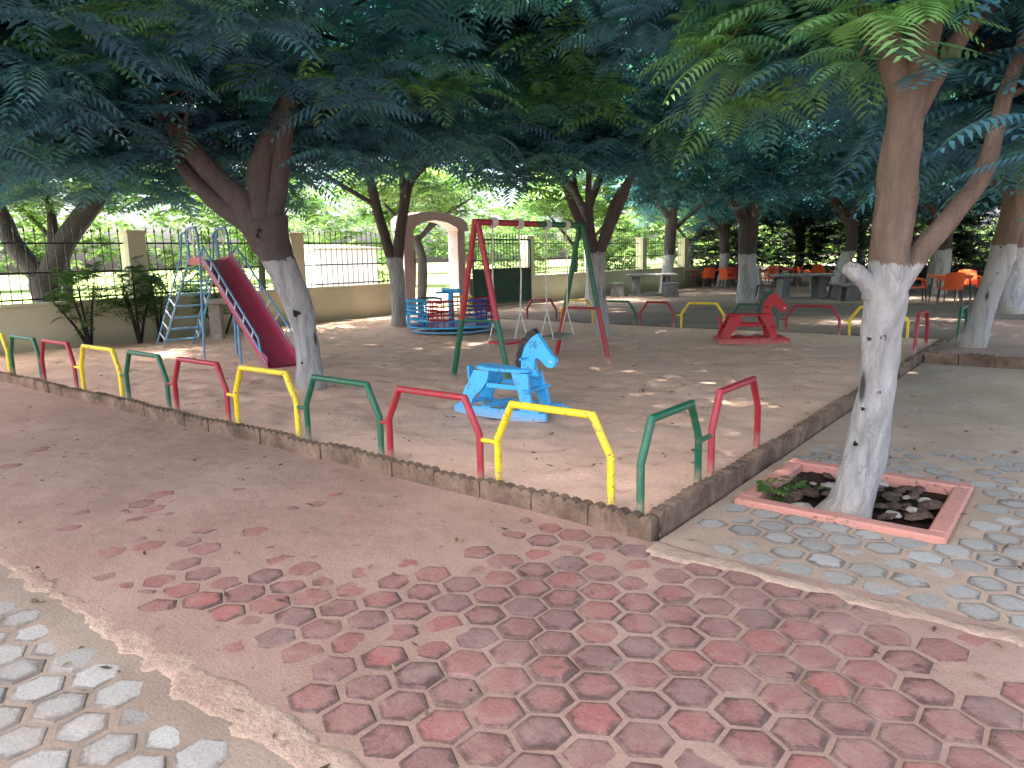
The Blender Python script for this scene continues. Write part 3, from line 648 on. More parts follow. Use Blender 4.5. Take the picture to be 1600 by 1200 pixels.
tree('whitewashed_tree', (-9.3, 14.2, 0), [(-9.3, 14.2, -.05), (-9.3, 14.2, 1.4), (-9.4, 14.1, 2.8)], [.19, .16, .16],
     [([(-9.4, 14.1, 2.6), (-9.9, 13.8, 3.6), (-10.6, 13.2, 4.6)], [.11, .09, .04]), ([(-9.4, 14.1, 2.6), (-9.0, 14.4, 3.8), (-8.3, 14.6, 5)], [.11, .09, .04]), ([(-9.4, 14.1, 2.3), (-9.7, 14.0, 3.4), (-9.5, 13.8, 4.6)], [.08, .06, .03])],
     [((-8.4, 11.8, 5.2), (4.2, 4.0, 1.3), 115)], 'slim dark tree seen through the swing frame before the wall', 'barkdark', seed=21, group=TG, K=5)
tree('whitewashed_tree', (-10.6, -1.9, 0), [(-10.6, -1.9, -.05), (-10.6, -1.8, 1.5), (-10.5, -1.7, 2.6)], [.2, .16, .17],
     [([(-10.5, -1.7, 2.4), (-9.8, -1.0, 3.4), (-9, -.4, 4.5)], [.12, .09, .04]), ([(-10.5, -1.7, 2.4), (-11, -1.2, 3.6), (-11.6, -.5, 4.6)], [.12, .09, .04])],
     [((-10.4, -.2, 4.6), (3.6, 3.8, 1.4), 120)], 'tree added beyond the left edge whose crown shades the slide and the shrubs by the wall', seed=37, group=TG, K=6)  # added off frame so its crown shades the left of the sand
# trees added outside the frame to shade the paving; the tall pair wholly unseen
tree('whitewashed_tree', (-6.2, -3.9, 0), [(-6.2, -3.9, -.05), (-6.1, -3.8, 1.5), (-6.0, -3.7, 2.6)], [.2, .16, .17],
     [([(-6, -3.7, 2.4), (-5.2, -3.0, 3.4), (-4.2, -2.3, 4.5)], [.12, .09, .04]), ([(-6, -3.7, 2.4), (-6.6, -3.2, 3.6), (-7.2, -2.2, 4.6)], [.12, .09, .04])],
     [((-5.6, -3.0, 4.5), (3.6, 3.6, 1.4), 115), ((-6.9, -1.2, 3.6), (1.2, 1.2, .4), 12)], 'tree whose leafy crown hangs into the upper left corner', seed=23, group=TG, coarse=False)
for x, sd_n, lb in ((-6.0, 25, 'unseen tall tree added behind the viewpoint on the left to shade the paving'), (2.4, 27, 'unseen tall tree added behind the viewpoint on the right to shade the paving')):
    tree('added_shade_tree', (x, -10.5, 0), [(x, -10.5, -.05), (x+.1, -10.4, 3), (x+.1, -10, 7), (x, -9.5, 9.5)], [.45, .36, .3, .22],
         [([(x, -9.8, 8.5), (x-1.5, -9, 10.5), (x-3, -8.4, 12)], [.2, .15, .05]), ([(x, -9.8, 8.5), (x+1.4, -9, 10.6), (x+3, -8.2, 12)], [.2, .15, .05]), ([(x, -9.6, 9), (x, -8.4, 11), (x, -7, 12.3)], [.18, .14, .05])],
         [((x, -8.0, 12), (5.4, 4.2, 1.6), 220)], lb, seed=sd_n, group=TG, coarse=True, L=.75)
tree('whitewashed_tree', (6.2, 3.6, 0), [(6.2, 3.6, -.05), (6.2, 3.6, 1.5), (6.1, 3.6, 2.6)], [.2, .16, .17],
     [([(6.1, 3.6, 2.4), (5.4, 3.6, 3.5), (4.6, 3.9, 4.6)], [.12, .09, .04]), ([(6.1, 3.6, 2.4), (6.6, 4.2, 3.6), (7.2, 4.8, 4.6)], [.12, .09, .04])],
     [((5.8, 4.8, 4.4), (3.0, 3.0, 1.4), 48)], 'tree out of frame to the right whose crown fills the upper right corner', seed=29, group=TG, coarse=False)
PT = [(-2.2, 23.5, 'dark tree standing behind the orange chairs at the right'), (-9.0, 31.2, 'dark tree at the back left of the seating area'), (-3.5, 30.5, 'dark tree at the back middle of the seating area'), (1.0, 28.5, 'dark tree at the back right behind the forked trunk'), (4.2, 22.0, 'dark tree at the right edge beyond the white trunks'), (-11.0, 27.4, 'dark tree behind the left concrete table near the end of the wall'), (-7.2, 34.5, 'dark tree standing behind the hedge in the middle distance')]
for i, (x, y, lb) in enumerate(PT):
    tree('shade_tree', (x, y, 0), [(x, y, -.05), (x+.1, y, 1.3), (x, y+.1, 2.4)], [.24, .2, .2],
         [([(x, y, 2.2), (x-.8, y-.6, 3.4), (x-1.8, y-1.4, 4.6)], [.14, .11, .04]), ([(x, y, 2.2), (x+.7, y+.5, 3.5), (x+1.5, y+1.2, 4.8)], [.14, .11, .04]), ([(x, y, 2.2), (x+.1, y-.4, 3.6), (x+.4, y-1.5, 4.8)], [.12, .09, .04])],
         [((x, y-.6, 4.0), (3.9, 3.5, 2.2), 105)], lb, 'barkdark', seed=61+i*2, group='dark trees of the seating area', K=5, L=.6, per=5)
# trees outside the wall
WG = 'trees outside the wall'
tree('wild_tree', (-15.1, 2.7, 0), [(-15.1, 2.7, -.05), (-15.18, 2.66, .8), (-15.17, 2.66, 1.3)], [.30, .27, .30],
     [([(-15.15, 2.66, 1.15), (-14.8, 2.96, 1.95), (-14.21, 3.43, 2.82), (-13.7, 3.8, 3.5), (-13, 4.2, 4.5)], [.24, .22, .19, .15, .06]), ([(-15.17, 2.66, 1.15), (-15.62, 2.31, 1.97), (-15.8, 2.2, 2.61), (-16.3, 1.6, 4)], [.22, .19, .16, .07]),
      ([(-15.0, 2.8, 1.6), (-15.1, 2.9, 2.4), (-15.6, 3.0, 3.2)], [.12, .09, .04])],
     [((-15, 2.8, 4.4), (3.2, 3.2, 1.4), 70), ((-15.6, 1.6, 3.2), (1.4, 1.2, .5), 10)], 'dark forked tree outside the wall at the far left', 'barkwild', 'leafwild', seed=31, group=WG, K=5)
tree('wild_tree', (-16.0, 14.2, 0), [(-16, 14.2, -.05), (-15.9, 14.2, 1.4), (-16.1, 14.1, 2.2)], [.17, .15, .15],
     [([(-16.1, 14.1, 2), (-16.6, 13.7, 2.9), (-17.2, 13.1, 3.8)], [.1, .08, .03]), ([(-16.1, 14.1, 2), (-15.4, 14.7, 2.8), (-14.6, 15.3, 3.4)], [.1, .07, .03])],
     [((-16, 14.1, 3.9), (2.4, 2.4, 1.0), 34)], 'slender brown tree seen through the gateway', 'barkwild', 'leafwild', seed=33, group=WG, K=5, bright=.25)
wild = [(-27, 7.5, 2.4, 'wild tree outside behind the first railing panel'), (-28, 16.0, 2.6, 'wild tree outside behind the slide'), (-26, 23.5, 2.4, 'wild tree outside left of the gateway, beyond the road'),
        (-21, 31, 2.6, 'wild tree outside behind the gateway, beyond the road'), (-17.5, 27, 2.3, 'wild tree outside behind the red end of the swing'), (-16.5, 36, 2.6, 'wild tree outside behind the green end of the swing')]
for i, (x, y, r_, lb) in enumerate(wild):
    tree('wild_tree', (x, y, 0), [(x, y, -.05), (x+.1, y, 1.2), (x, y+.1, 2.2)], [.18, .15, .14],
         [([(x, y, 2), (x-.6, y-.4, 2.9), (x-1.2, y-.9, 3.8)], [.1, .08, .03]), ([(x, y, 2), (x+.6, y+.5, 2.9), (x+1.1, y+1, 3.9)], [.1, .08, .03])],
         [((x, y, 3.6+.3*r_), (r_*1.25, r_*1.25, 1.9), 55)], lb, 'barkwild', 'leafwild', L=.6, seed=41+i*2, group=WG, K=6, bright=.2)

# uncountable growth: far woodland, hedge rows
def bushmass(name, pts, L, mat, nf=6, K=6, var=(.2, .9), kind='stuff', label=None, cat=None, group=None, **kw):
    v = NP.uniform(var[0], var[1], len(pts))
    o = add(name, frond_mesh(name, *rosettes(np.array(pts), nf, L, v, el=(-.1, 1.1)), K=K, **kw), M[mat]); return tag(o, label, cat, group, kind)
pts = []
q = np.random.RandomState(77)
for _ in range(1500):       # far wood: uneven line of thickets 32-60 m away
    a = q.uniform(0, 1); s = q.uniform(-16, 90)
    x = -44 - 8*a - 3*math.sin(s*.21); h = 4.6 + 1.6*math.sin(s*.33+1) + 1.3*math.sin(s*.71) + 1.2
    pts.append((x, s, q.uniform(.2, 1)**.8*max(1.2, h)))
for _ in range(1400):
    s = q.uniform(-34, 20); h = 4.6 + 1.3*math.sin(s*.4) + 1.0*math.sin(s*.9+2)
    pts.append((s, 50+6*q.uniform(0, 1), q.uniform(.1, 1)**.8*h))
bushmass('far_woodland', pts, 1.1, 'leafwild', K=4, nf=5, var=(.5, 1), wid=.24, plen=.4)
def bush(name, x, y, rx, h, label, mat='leafwild', n=40, L=.45, cat='bush', group=None, var=(.2, .9), z0=.1):
    t = thing(name, (x, y, 0), 0, label, cat, group)
    qq = np.random.RandomState(int(abs(x*13+y*7)*10) % 9999)
    d = qq.normal(0, 1, (n, 3)); d /= np.linalg.norm(d, axis=1, keepdims=True); d *= qq.uniform(.3, 1, (n, 1))**.5
    pts = np.stack([d[:, 0]*rx, d[:, 1]*rx, z0+h*.5*(1+d[:, 2])], -1)
    add('foliage', frond_mesh('foliage', *rosettes(pts, 6, L, NP.uniform(var[0], var[1], n), el=(-.1, 1.1)), K=6, wid=.15, plen=.36), M[mat], t)
    b = MB()
    for k in range(5):
        p = pts[k*(n//5)]; b.tube([(0, 0, 0), (p[0]*.4, p[1]*.4, p[2]*.5), tuple(p)], [.03, .022, .008], 5, False)
    b.build('stem', M['barkwild'], t)
    return t
for i, (x, y, rx, h, lb) in enumerate([(-29, 4, 1.6, 2.0, 'pale green bush across the road at the far left'), (-27.5, 11.5, 2.0, 2.2, 'pale green bush across the road behind the cream column'), (-21.5, 26, 2.2, 2.8, 'rounded bush seen through the gateway'),
                                    (-20.5, 35, 2.2, 2.6, 'bush beyond the railings right of the gateway'), (-23, 17.5, 1.7, 2.0, 'low bush across the road behind the slide tree')]):
    bush('roadside_bush', x, y, rx, h, lb, n=70, L=.55, group='bushes across the road', var=(.4, 1))
hedge_pts = []
for i, (x, y, rx, h, lb) in enumerate([(-12.0, 29.5, 1.7, 2.6, 'dark hedge bush at the left end of the row behind the tables'), (-9.6, 31, 1.8, 2.4, 'dark hedge bush behind the left concrete table'), (-7.0, 32, 1.9, 2.3, 'dark hedge bush behind the orange chairs'),
                                    (-4.2, 32.5, 1.9, 2.5, 'dark hedge bush behind the red rocking horse tree'), (-1.4, 32.5, 1.9, 2.4, 'dark hedge bush behind the right concrete table'), (1.4, 32, 1.9, 2.3, 'dark hedge bush left of the forked trunk'),
                                    (4.2, 31.5, 1.9, 2.4, 'dark hedge bush right of the forked trunk'), (7.0, 30.5, 1.9, 2.4, 'dark hedge bush at the right edge behind the white trunks')]):
    bush('hedge_bush', x, y, rx*1.1, h*(1.45 if x > -11 else 1.1), lb, 'leafhedge', n=170, L=.5, cat='hedge', group='dark hedge bushes behind the seating')

# ------------------------------------------------------------------ slide
sl_ = thing('slide', (-10.3, 2.95, SANDLVL-.01), R(-12), 'playground slide with red chute, blue handrails and blue ladder', 'slide')
PZ = 1.47; HW = .215; LW = .28
lad = lambda u: (-.38+1.70*u, PZ*u)
cx = lambda u: (1.90+2.14*u, 1.47-1.33*u)
for sy in (-1, 1):
    wy = lambda u: sy*(LW*(1-u)+HW*u)
    b = MB(); b.tube([(-.45, sy*LW, -.08), (1.32, sy*HW, PZ)], .018, 8); b.build('ladder_stringer', M['slideblue'], sl_, True)
    b = MB(); b.tube([(-.70, sy*(LW+.03), -.02), (1.02, sy*(HW+.03), 1.50), (1.14, sy*(HW+.02), 1.86), (1.30, sy*HW, 1.88), (1.32, sy*HW, PZ)], .015, 8); hr = b.build('ladder_handrail', M['slideblue'], sl_, True)
    for k in range(6):
        u = .10+k*.135; a = lad(u); b = MB(); b.tube([(a[0], wy(u), a[1]), (a[0]-.17, wy(u)+sy*.03, a[1]+.12)], .013, 6); b.build('spacer', M['white'], hr)
    b = MB(); b.tube([(1.86, sy*HW, PZ), (1.72, sy*(HW+.03), -.1)], .018, 8); b.build('support_leg', M['slideblue'], sl_, True)
    b = MB(); b.tube([(1.36, sy*HW, PZ-.02), (1.36, sy*HW, PZ+.36), (1.43, sy*HW, PZ+.46), (1.77, sy*HW, PZ+.46), (1.84, sy*HW, PZ+.36), (1.86, sy*HW, PZ-.02)], .018, 8); ga_ = b.build('guard_arch', M['slideblue'], sl_, True)
    for a, c in (((1.44, .44), (1.61, .18)), ((1.78, .44), (1.61, .18)), ((1.53, .46), (1.56, .28)), ((1.69, .46), (1.66, .28)), ((1.37, .3), (1.56, .30)), ((1.85, .3), (1.66, .30)), ((1.61, .18), (1.61, 0))):
        b = MB(); b.tube([(a[0], sy*HW, PZ+a[1]), (c[0], sy*HW, PZ+c[1])], .009, 6); b.build('lattice_bar', M['white'], ga_)
    p0 = cx(.02); p1 = cx(.93)
    b = MB(); b.tube([(1.86, sy*(HW+.01), PZ+.05), (1.96, sy*(HW+.02), PZ+.10), (p0[0]+.16, sy*(HW+.02), p0[1]+.20), (p1[0]+.05, sy*(HW+.02), p1[1]+.24), (p1[0]+.10, sy*(HW+.02), p1[1]+.06)], .013, 8); hr = b.build('chute_handrail', M['slideblue'], sl_, True)
    for k in range(7):
        u = .06+k*.128; a = cx(u); b = MB(); b.tube([(a[0], sy*HW, a[1]+.09), (a[0]+.12, sy*(HW+.02), a[1]+.215)], .010, 6); b.build('spacer', M['white'], hr)
    b = MB(); q_ = [(1.86, PZ+.07)]+[(cx(u)[0], cx(u)[1]+.10) for u in np.linspace(0, .94, 8)]+[(4.1, .17)]; b.tube([(a, sy*(HW+.004), z) for a, z in q_], .013, 8); b.build('chute_edge', M['slideblue'], sl_, True)
for k in range(7):
    u = .10+k*.135; a = lad(u); w2 = LW*(1-u)+HW*u; b = MB(); b.box((a[0], 0, a[1]), (.06, 2*w2-.03, .022), (0, R(5), 0)); b.build('ladder_rung', M['slideblue'], sl_)
b = MB(); b.box((1.61, 0, PZ-.03), (.58, 2*HW-.01, .03)); b.box((1.61, -HW, PZ-.02), (.58, .012, .11)); b.box((1.61, HW, PZ-.02), (.58, .012, .11)); b.build('platform', M['chute'], sl_)
vs = []; fs = []
prof = [(1.87, PZ)]+[cx(u) for u in np.linspace(.03, .9, 9)]+[(3.97, .19), (4.14, .13)]
for i, (a, z) in enumerate(prof):
    for yy, dz in ((-.29, .12), (-.285, .115), (-.255, .02), (-.22, 0), (0, -.006), (.22, 0), (.255, .02), (.285, .115), (.29, .12), (.29, -.03), (-.29, -.03)): vs.append((a, yy*.74, z+dz))
n_ = 11
for i in range(len(prof)-1):
    for k in range(n_): fs.append((i*n_+k, i*n_+(k+1) % n_, (i+1)*n_+(k+1) % n_, (i+1)*n_+k))
b = MB(); b.put(vs, fs); b.build('chute', M['chute'], sl_, True)
for sy in (-1, 1):
    b = MB(); b.tube([(3.2, sy*HW, .60), (3.2, sy*HW, -.1)], .016, 8); b.build('chute_support', M['slideblue'], sl_, True)

bn = thing('concrete_bench', (-10.9, 4.25, SANDLVL-.02), R(50), 'pale concrete bench with slab legs standing behind the slide', 'bench')
b = MB(); b.box((0, 0, .72), (.95, .42, .09), bev=.012); b.build('seat_slab', M['concrete'], bn)
b = MB(); b.box((-.32, 0, .335), (.2, .36, .67), bev=.012); b.build('leg', M['concrete'], bn)
b = MB(); b.box((.28, 0, .335), (.2, .34, .67), bev=.012); b.build('leg', M['white'], bn)

# ------------------------------------------------------------------ swing frame and the two swings
sw = thing('swing_set', (-3.68, 2.9, SANDLVL), 0, 'red and green tubular swing frame with two splayed ends', 'swing frame')
SH = 1.79; SL = 2.10
for y, top, low in ((0, 'red', 'green'), (SL, 'green', 'red')):
    for sx in (-1, 1):
        f = .40; mp_ = (sx*.43*(1-f), y, SH*f)
        b = MB(); b.tube([(sx*.02, y, SH), mp_], .034, 12); lg = b.build('leg', M[top], sw, True)
        b = MB(); b.tube([mp_, (sx*.43*1.1, y, -.18)], .0335, 12); b.build('lower_leg', M[low], lg, True)
    b = MB(); b.tube([(-.26, y, SH*.395), (.26, y, SH*.395)], .016, 8); b.build('cross_bar', M[low], sw, True)
b = MB(); b.tube([(0, -.04, SH), (0, SL*.52, SH)], .036, 12); b.build('top_bar', M['red'], sw, True)
b = MB(); b.tube([(0, SL*.52, SH), (0, SL+.04, SH)], .0355, 12); b.build('top_bar', M['green'], sw, True)
def swing(y0, y1, z, half, mat, label, tw):
    t = thing('swing', (-3.68, (y0+y1)/2, z), 0, label, 'swing'); hw = (y1-y0)/2
    b = MB(); b.box((0, 0, 0), (.24, half*2, .028), (R(tw), R(3), R(9)), .008); b.build('seat', M[mat], t)
    top = SH+SANDLVL-z
    for sy in (-1, 1):
        b = MB(); b.tube([(0, sy*hw, top), (.012*sy, sy*(hw*.6+half*.4), top*.55), (0, sy*half*.88, .34)], .010, 6); rp = b.build('rope', M['rope'], t, True)
        b = MB(); b.tube([(0, sy*half*.88, .34), (.105, sy*half*.92, -.02)], .008, 6); b.build('rope_tail', M['rope'], rp, True)
        b = MB(); b.tube([(0, sy*half*.88, .34), (-.105, sy*half*.92, -.02)], .008, 6); b.build('rope_tail', M['rope'], rp, True)
        b = MB()
        for k in range(4): b.tube([(.047*math.cos(a), sy*hw+.022*(k-1.5)+.006*math.sin(a), top+.047*math.sin(a)) for a in np.linspace(0, 6.28, 13)], .012, 6)
        b.build('rope_knot', M['rope'], t, True)
swing(3.18, 3.66, .50, .27, 'horsered', 'swing with a red plank seat on pale ropes', -3)
swing(4.22, 4.64, .47, .25, 'plank', 'swing with a weathered grey plank seat on pale ropes', 2)

# ------------------------------------------------------------------ rocking horses
def rocking_horse(loc, rz, mat, label, manem, sc):
    t = thing('rocking_horse', loc, rz, label, 'rocking horse', 'wooden rocking horses'); t.scale = sc; mm = M[mat]; k_ = 1.0
    for sy in (-1, 1):
        b = MB(); pr = [(-.64, -.005), (-.5, -.025), (-.2, -.035), (.2, -.035), (.5, -.025), (.64, -.005), (.64, .075), (-.64, .075)]
        b.prism(pr, .045, Matrix.Translation((0, sy*.25, .03))); b.build('runner', mm, t)
        # rear leg: curved haunch board, front leg: straighter board, both splayed outwards
        spl = Matrix.Translation((0, sy*.175, .30)) @ Matrix.Rotation(R(sy*11), 4, 'X') @ Matrix.Translation((0, 0, -.30))
        rear = [(-.42, .50), (-.20, .50), (-.205, .43), (-.23, .36), (-.29, .28), (-.38, .20), (-.41, .14), (-.425, .07), (-.58, .07), (-.575, .16), (-.53, .28), (-.47, .38)]
        front = [(.12, .50), (.34, .50), (.37, .38), (.405, .24), (.43, .07), (.29, .07), (.275, .18), (.24, .28), (.18, .38)]
        b = MB(); b.prism(rear, .045, spl); b.build('rear_leg', mm, t)
        b = MB(); b.prism(front, .045, spl); b.build('front_leg', mm, t)
        b = MB(); b.box((-.02, sy*.165, .34), (.42, .025, .055)); b.build('stretcher', mm, t)
    for x in (-.52, -.18, .16, .50):
        b = MB(); b.box((x, 0, .115), (.12, .56, .022)); b.build('slat', mm, t)
    b = MB(); b.box((.36, 0, .32), (.09, .52, .03)); b.build('foot_rest', mm, t)
    b = MB(); b.box((-.57, 0, .40), (.03, .12, .24), (0, R(-6), 0)); b.box((-.52, 0, .34), (.13, .10, .025)); b.build('tail_board', mm, t)
    # seat: rounded plank with a waist
    vs = []; out = []
    for i in range(28):
        a = 2*math.pi*i/28; ca, sa = math.cos(a), math.sin(a)
        x = .39*math.copysign(abs(ca)**.55, ca)-.06; y = (.165-.025*math.cos(x*4))*math.copysign(abs(sa)**.6, sa); out.append((x, y))
    zt = lambda x: .535+.05*max(0, (-x-.15))+.02*max(0, x)
    vs = [(x, y, zt(x)-.035) for x, y in out]+[(x, y, zt(x)-.008) for x, y in out]+[(x*.97, y*.94, zt(x)) for x, y in out]
    N = 28; fs = [tuple(range(N-1, -1, -1)), tuple(2*N+i for i in range(N))]+[(j*N+i, j*N+(i+1) % N, (j+1)*N+(i+1) % N, (j+1)*N+i) for j in (0, 1) for i in range(N)]
    MB().put(vs, fs).build('seat', mm, t)
    head = [(.16, .46), (.15, .56), (.17, .68), (.22, .79), (.30, .865), (.345, .895), (.37, .90), (.40, .865), (.46, .79), (.53, .70), (.585, .655), (.59, .615), (.565, .57), (.52, .555), (.47, .575), (.41, .63), (.365, .655), (.34, .63), (.335, .56), (.36, .50), (.38, .46)]
    head = [(.16+(x-.16)*1.12, .46+(z-.46)*1.08) for x, z in head]; b = MB(); b.prism(head, .062); hd = b.build('head', mm, t)
    hs = lambda x, z: (.16+(x-.16)*1.12, .46+(z-.46)*1.08)
    mo = [(.152, .54), (.165, .66), (.205, .775), (.285, .862), (.355, .905)]; mo = [hs(*p) for p in mo]; mane = []
    for i in range(13):
        u = i/12*(len(mo)-1); j = min(int(u), len(mo)-2); a = u-j; x = mo[j][0]*(1-a)+mo[j+1][0]*a; z = mo[j][1]*(1-a)+mo[j+1][1]*a
        off = .05+(.018 if i % 2 else 0); mane.append((x-off*.85*(1-.5*i/12), z+off*.25+off*.6*i/12))
    inner = [(x+.02, z-.01) for x, z in reversed(mo)]
    b = MB(); b.prism(mane+inner, .072); b.build('mane', M[manem], hd)
    for sy in (-1, 1):
        b = MB(); b.box((.32, sy*.04, .815), (.10, .022, .045), (0, R(-12), R(sy*14))); b.build('ear', mm, hd)
        b = MB(); b.box((.58, sy*.0325, .635), (.035, .006, .016), (0, R(25), 0), .003); b.build('nostril', M['white'], hd)
    b = MB(); b.tube([(.255, -.17, .66), (.255, .17, .66)], .014, 8); b.build('handle', mm, hd, True)
    return t
rocking_horse((-2.36, 1.78, SANDLVL+.0), R(5), 'skyblue', 'bright blue wooden rocking horse with a black mane in the sand', 'black', (.76, .76, .80))
rocking_horse((-2.45, 7.95, SANDLVL), R(33), 'horsered', 'red wooden rocking horse with a dark mane near the far hoops', 'gategreen', (.84, .84, .84))

# ------------------------------------------------------------------ merry-go-round
mg = thing('merry_go_round', (-7.95, 7.02, SANDLVL), R(20), 'blue merry-go-round with coloured barred seats behind the swing', 'merry-go-round')
mg.scale = (.9, .9, .95)
b = MB(); b.lathe([(.06, 0), (.06, .12), (.86, .13), (.86, .16), (.06, .17)], 28); b.build('deck', M['navy'], mg, True)
b = MB(); b.tube([(0, 0, -.1), (0, 0, .84)], .06, 12); b.build('post', M['skyblue'], mg, True)
b = MB(); b.tube([(-.28, .22, .84), (.28, -.22, .84)], .04, 10); b.tube([(.22, .28, .80), (-.22, -.28, .80)], .025, 10); b.build('handle', M['skyblue'], mg, True)
for r_, z in ((.92, .15), (.80, .27), (.88, .06)):
    b = MB(); b.tube([(r_*math.cos(a), r_*math.sin(a), z) for a in np.linspace(0, 2*math.pi, 33)], .018, 8, False); b.build('ring', M['skyblue'], mg, True)
for i, c in enumerate(['yellow', 'gategreen', 'skyblue', 'horsered', 'navy', 'red']):
    a0 = i*math.pi/3+R(95); st = Matrix.Rotation(a0, 4, 'Z'); rr = .72
    b = MB(); b.box((rr, 0, .30), (.32, .40, .03)); b.v = [tuple(st @ Vector(v)) for v in b.v]; seat_ = b.build('seat', M[c], mg)
    for z in (.40, .48, .56, .66):
        b = MB(); b.tube([(rr-.16, -.22, z-.02), (rr+.08, -.23, z), (rr+.20, -.14, z), (rr+.20, .14, z), (rr+.08, .23, z), (rr-.16, .22, z-.02)], .016 if z < .65 else .022, 7); b.v = [tuple(st @ Vector(v)) for v in b.v]; b.build('bar', M[c], seat_, True)
    for x, y in ((rr-.15, -.22), (rr-.15, .22), (rr+.2, -.14), (rr+.2, .14), (rr+.2, 0)):
        b = MB(); b.tube([(x, y, .16), (x, y, .66)], .014, 7); b.v = [tuple(st @ Vector(v)) for v in b.v]; b.build('upright', M[c], seat_, True)

# ------------------------------------------------------------------ tree pit
tp = thing('tree_pit', (.67, 1.37, 0), 0, 'square tree pit with a brick red painted concrete border', 'tree pit')
for c, d in (((0, -.50, -.045), (1.12, .10, .15)), ((0, .50, -.045), (1.12, .10, .15)), ((-.51, 0, -.047), (.10, .90, .15)), ((.51, 0, -.047), (.10, .90, .15))):
    b = MB(); b.box(c, d, bev=.012); b.build('border', M['pitred'], tp)
so = grid('soil', -.455, .455, -.45, .45, .03, lambda x, y: -.045+(fbm(x+3, y+5, 7, 41)-.5)*.07, M['soil'], None); so.parent = tp
q = random.Random(31)
for i in range(46):
    x, y = q.uniform(.28, 1.08), q.uniform(.96, 1.78)
    if math.hypot(x-.69, y-1.06) < .19: continue
    s = q.uniform(.022, .062); b = MB(); vs = []; n1 = 7
    pr = [(.45, -.4), (1, -.1), (.85, .35), (.3, .55)]
    for r_, z in pr:
        for k in range(n1):
            a = 2*math.pi*k/n1; e = q.uniform(.75, 1.2); vs.append((s*r_*e*math.cos(a)*1.3, s*r_*e*math.sin(a), s*z*.8*q.uniform(.8, 1.2)))
    fs = [(j*n1+k, j*n1+(k+1) % n1, (j+1)*n1+(k+1) % n1, (j+1)*n1+k) for j in range(3) for k in range(n1)]+[tuple(range(n1-1, -1, -1)), tuple(3*n1+k for k in range(n1))]
    o = b.put(vs, fs).build('stone', M['stone'] if q.random() < .8 else M['concrete'], None, loc=(x, y, -.03+s*.3)); o.rotation_euler = (q.uniform(-.3, .3), q.uniform(-.3, .3), q.uniform(0, 6))
    tag(o, 'loose stone lying on the dark soil of the tree pit', 'stone', 'stones in the tree pit')
for i, (x, y, lb) in enumerate([(.34, 1.28, 'green weed growing in the left part of the tree pit'), (.26, 1.08, 'small weed in the left front corner of the tree pit')]):
    pts_ = np.array([(x, y, -.02)])
    t = thing('weed', (x, y, -.04), 0, lb, 'weed')
    add('foliage', frond_mesh('foliage', *rosettes(np.array([(0, 0, .03), (.04, .02, .05), (-.03, .03, .04)]), 5, .12, np.array([.5, .8, .6]), el=(.3, 1.1)), K=4, wid=.28, plen=.4), M['leafwild'], t)
    b = MB(); b.tube([(0, 0, -.02), (0, 0, .05)], .006, 5); b.build('stem', M['leafwild'], t)

# ------------------------------------------------------------------ seating area
def plastic_chair(mat, legm='legmetal'):
    t = bpy.data.objects.new('plastic_chair', None); COL.objects.link(t)
    b = MB(); b.box((0, 0, .43), (.46, .44, .03), (0, R(-3), 0), .012); b.build('seat', M[mat], t)
    vs = []; fs = []; nu, nv = 9, 5
    for s in (0, .022):
        for j in range(nv):
            for i in range(nu):
                u = i/(nu-1)*2-1; v = j/(nv-1); w_ = .24-.02*v
                vs.append((-.20-.10*v-.0*u+.06*u*u-s, u*w_, .45+.40*v-.03*v*u*u))
    A = nu*nv
    for s in (0, 1):
        for j in range(nv-1):
            for i in range(nu-1): fs.append((s*A+j*nu+i, s*A+j*nu+i+1, s*A+(j+1)*nu+i+1, s*A+(j+1)*nu+i))
    rim = [i for i in range(nu)]+[j*nu+nu-1 for j in range(1, nv)]+[(nv-1)*nu+i for i in range(nu-2, -1, -1)]+[j*nu for j in range(nv-2, 0, -1)]
    for a in range(len(rim)): fs.append((rim[a], rim[(a+1) % len(rim)], A+rim[(a+1) % len(rim)], A+rim[a]))
    MB().put(vs, fs).build('backrest', M[mat], t, True)
    for sy in (-1, 1):
        b = MB(); b.tube([(-.22, sy*.24, .66), (.10, sy*.26, .66), (.18, sy*.25, .60), (.19, sy*.22, .44)], .022, 8); b.build('armrest', M[mat], t, True)
        for sx in (-1, 1):
            b = MB(); b.tube([(sx*.18, sy*.19, .42), (sx*.22, sy*.22, 0)], .018, 7); b.build('leg', M[legm], t, True)
    return t
CG = 'plastic chairs of the seating area'
pc_o = plastic_chair('orange'); pc_r = plastic_chair('redplastic'); first = {0: True, 1: True}
def put_chair(kind, x, y, rz, label):
    src = (pc_o, pc_r)[kind]
    if first[kind]: o = src; first[kind] = False
    else: o = copy_tree(src)
    o.location = (x, y, .02); o.rotation_euler = (0, 0, rz); tag(o, label, 'chair', CG)
put_chair(0, -2.0, 18.6, R(20), 'orange plastic chair at the left of the table beside the leaning white trunk')
put_chair(0, -1.15, 18.1, R(120), 'orange plastic chair with its back to us beside the leaning white trunk')
put_chair(0, -1.0, 20.2, R(-70), 'orange plastic chair behind the table beside the leaning white trunk')
put_chair(0, -.45, 18.9, R(190), 'orange plastic chair half hidden by the leaning white trunk')
put_chair(0, -6.0, 26.6, R(150), 'orange plastic chair just left of the forked white trunk')
put_chair(0, -7.4, 27.0, R(20), 'orange plastic chair behind the right concrete table')
for x, y, a in ((-12.0, 26.5, 10), (-10.9, 25.8, 120), (-10.2, 26.4, 160), (-10.9, 27.8, -60), (-8.9, 27.6, -90), (-8.2, 28.4, 200), (-7.6, 29.6, 100)):
    put_chair(1 if (x < -8 and y > 26.2) else 0, x, y, R(a), ('red' if (x < -8 and y > 26.2) else 'orange')+' plastic chair crowded round the tables in the far shade')
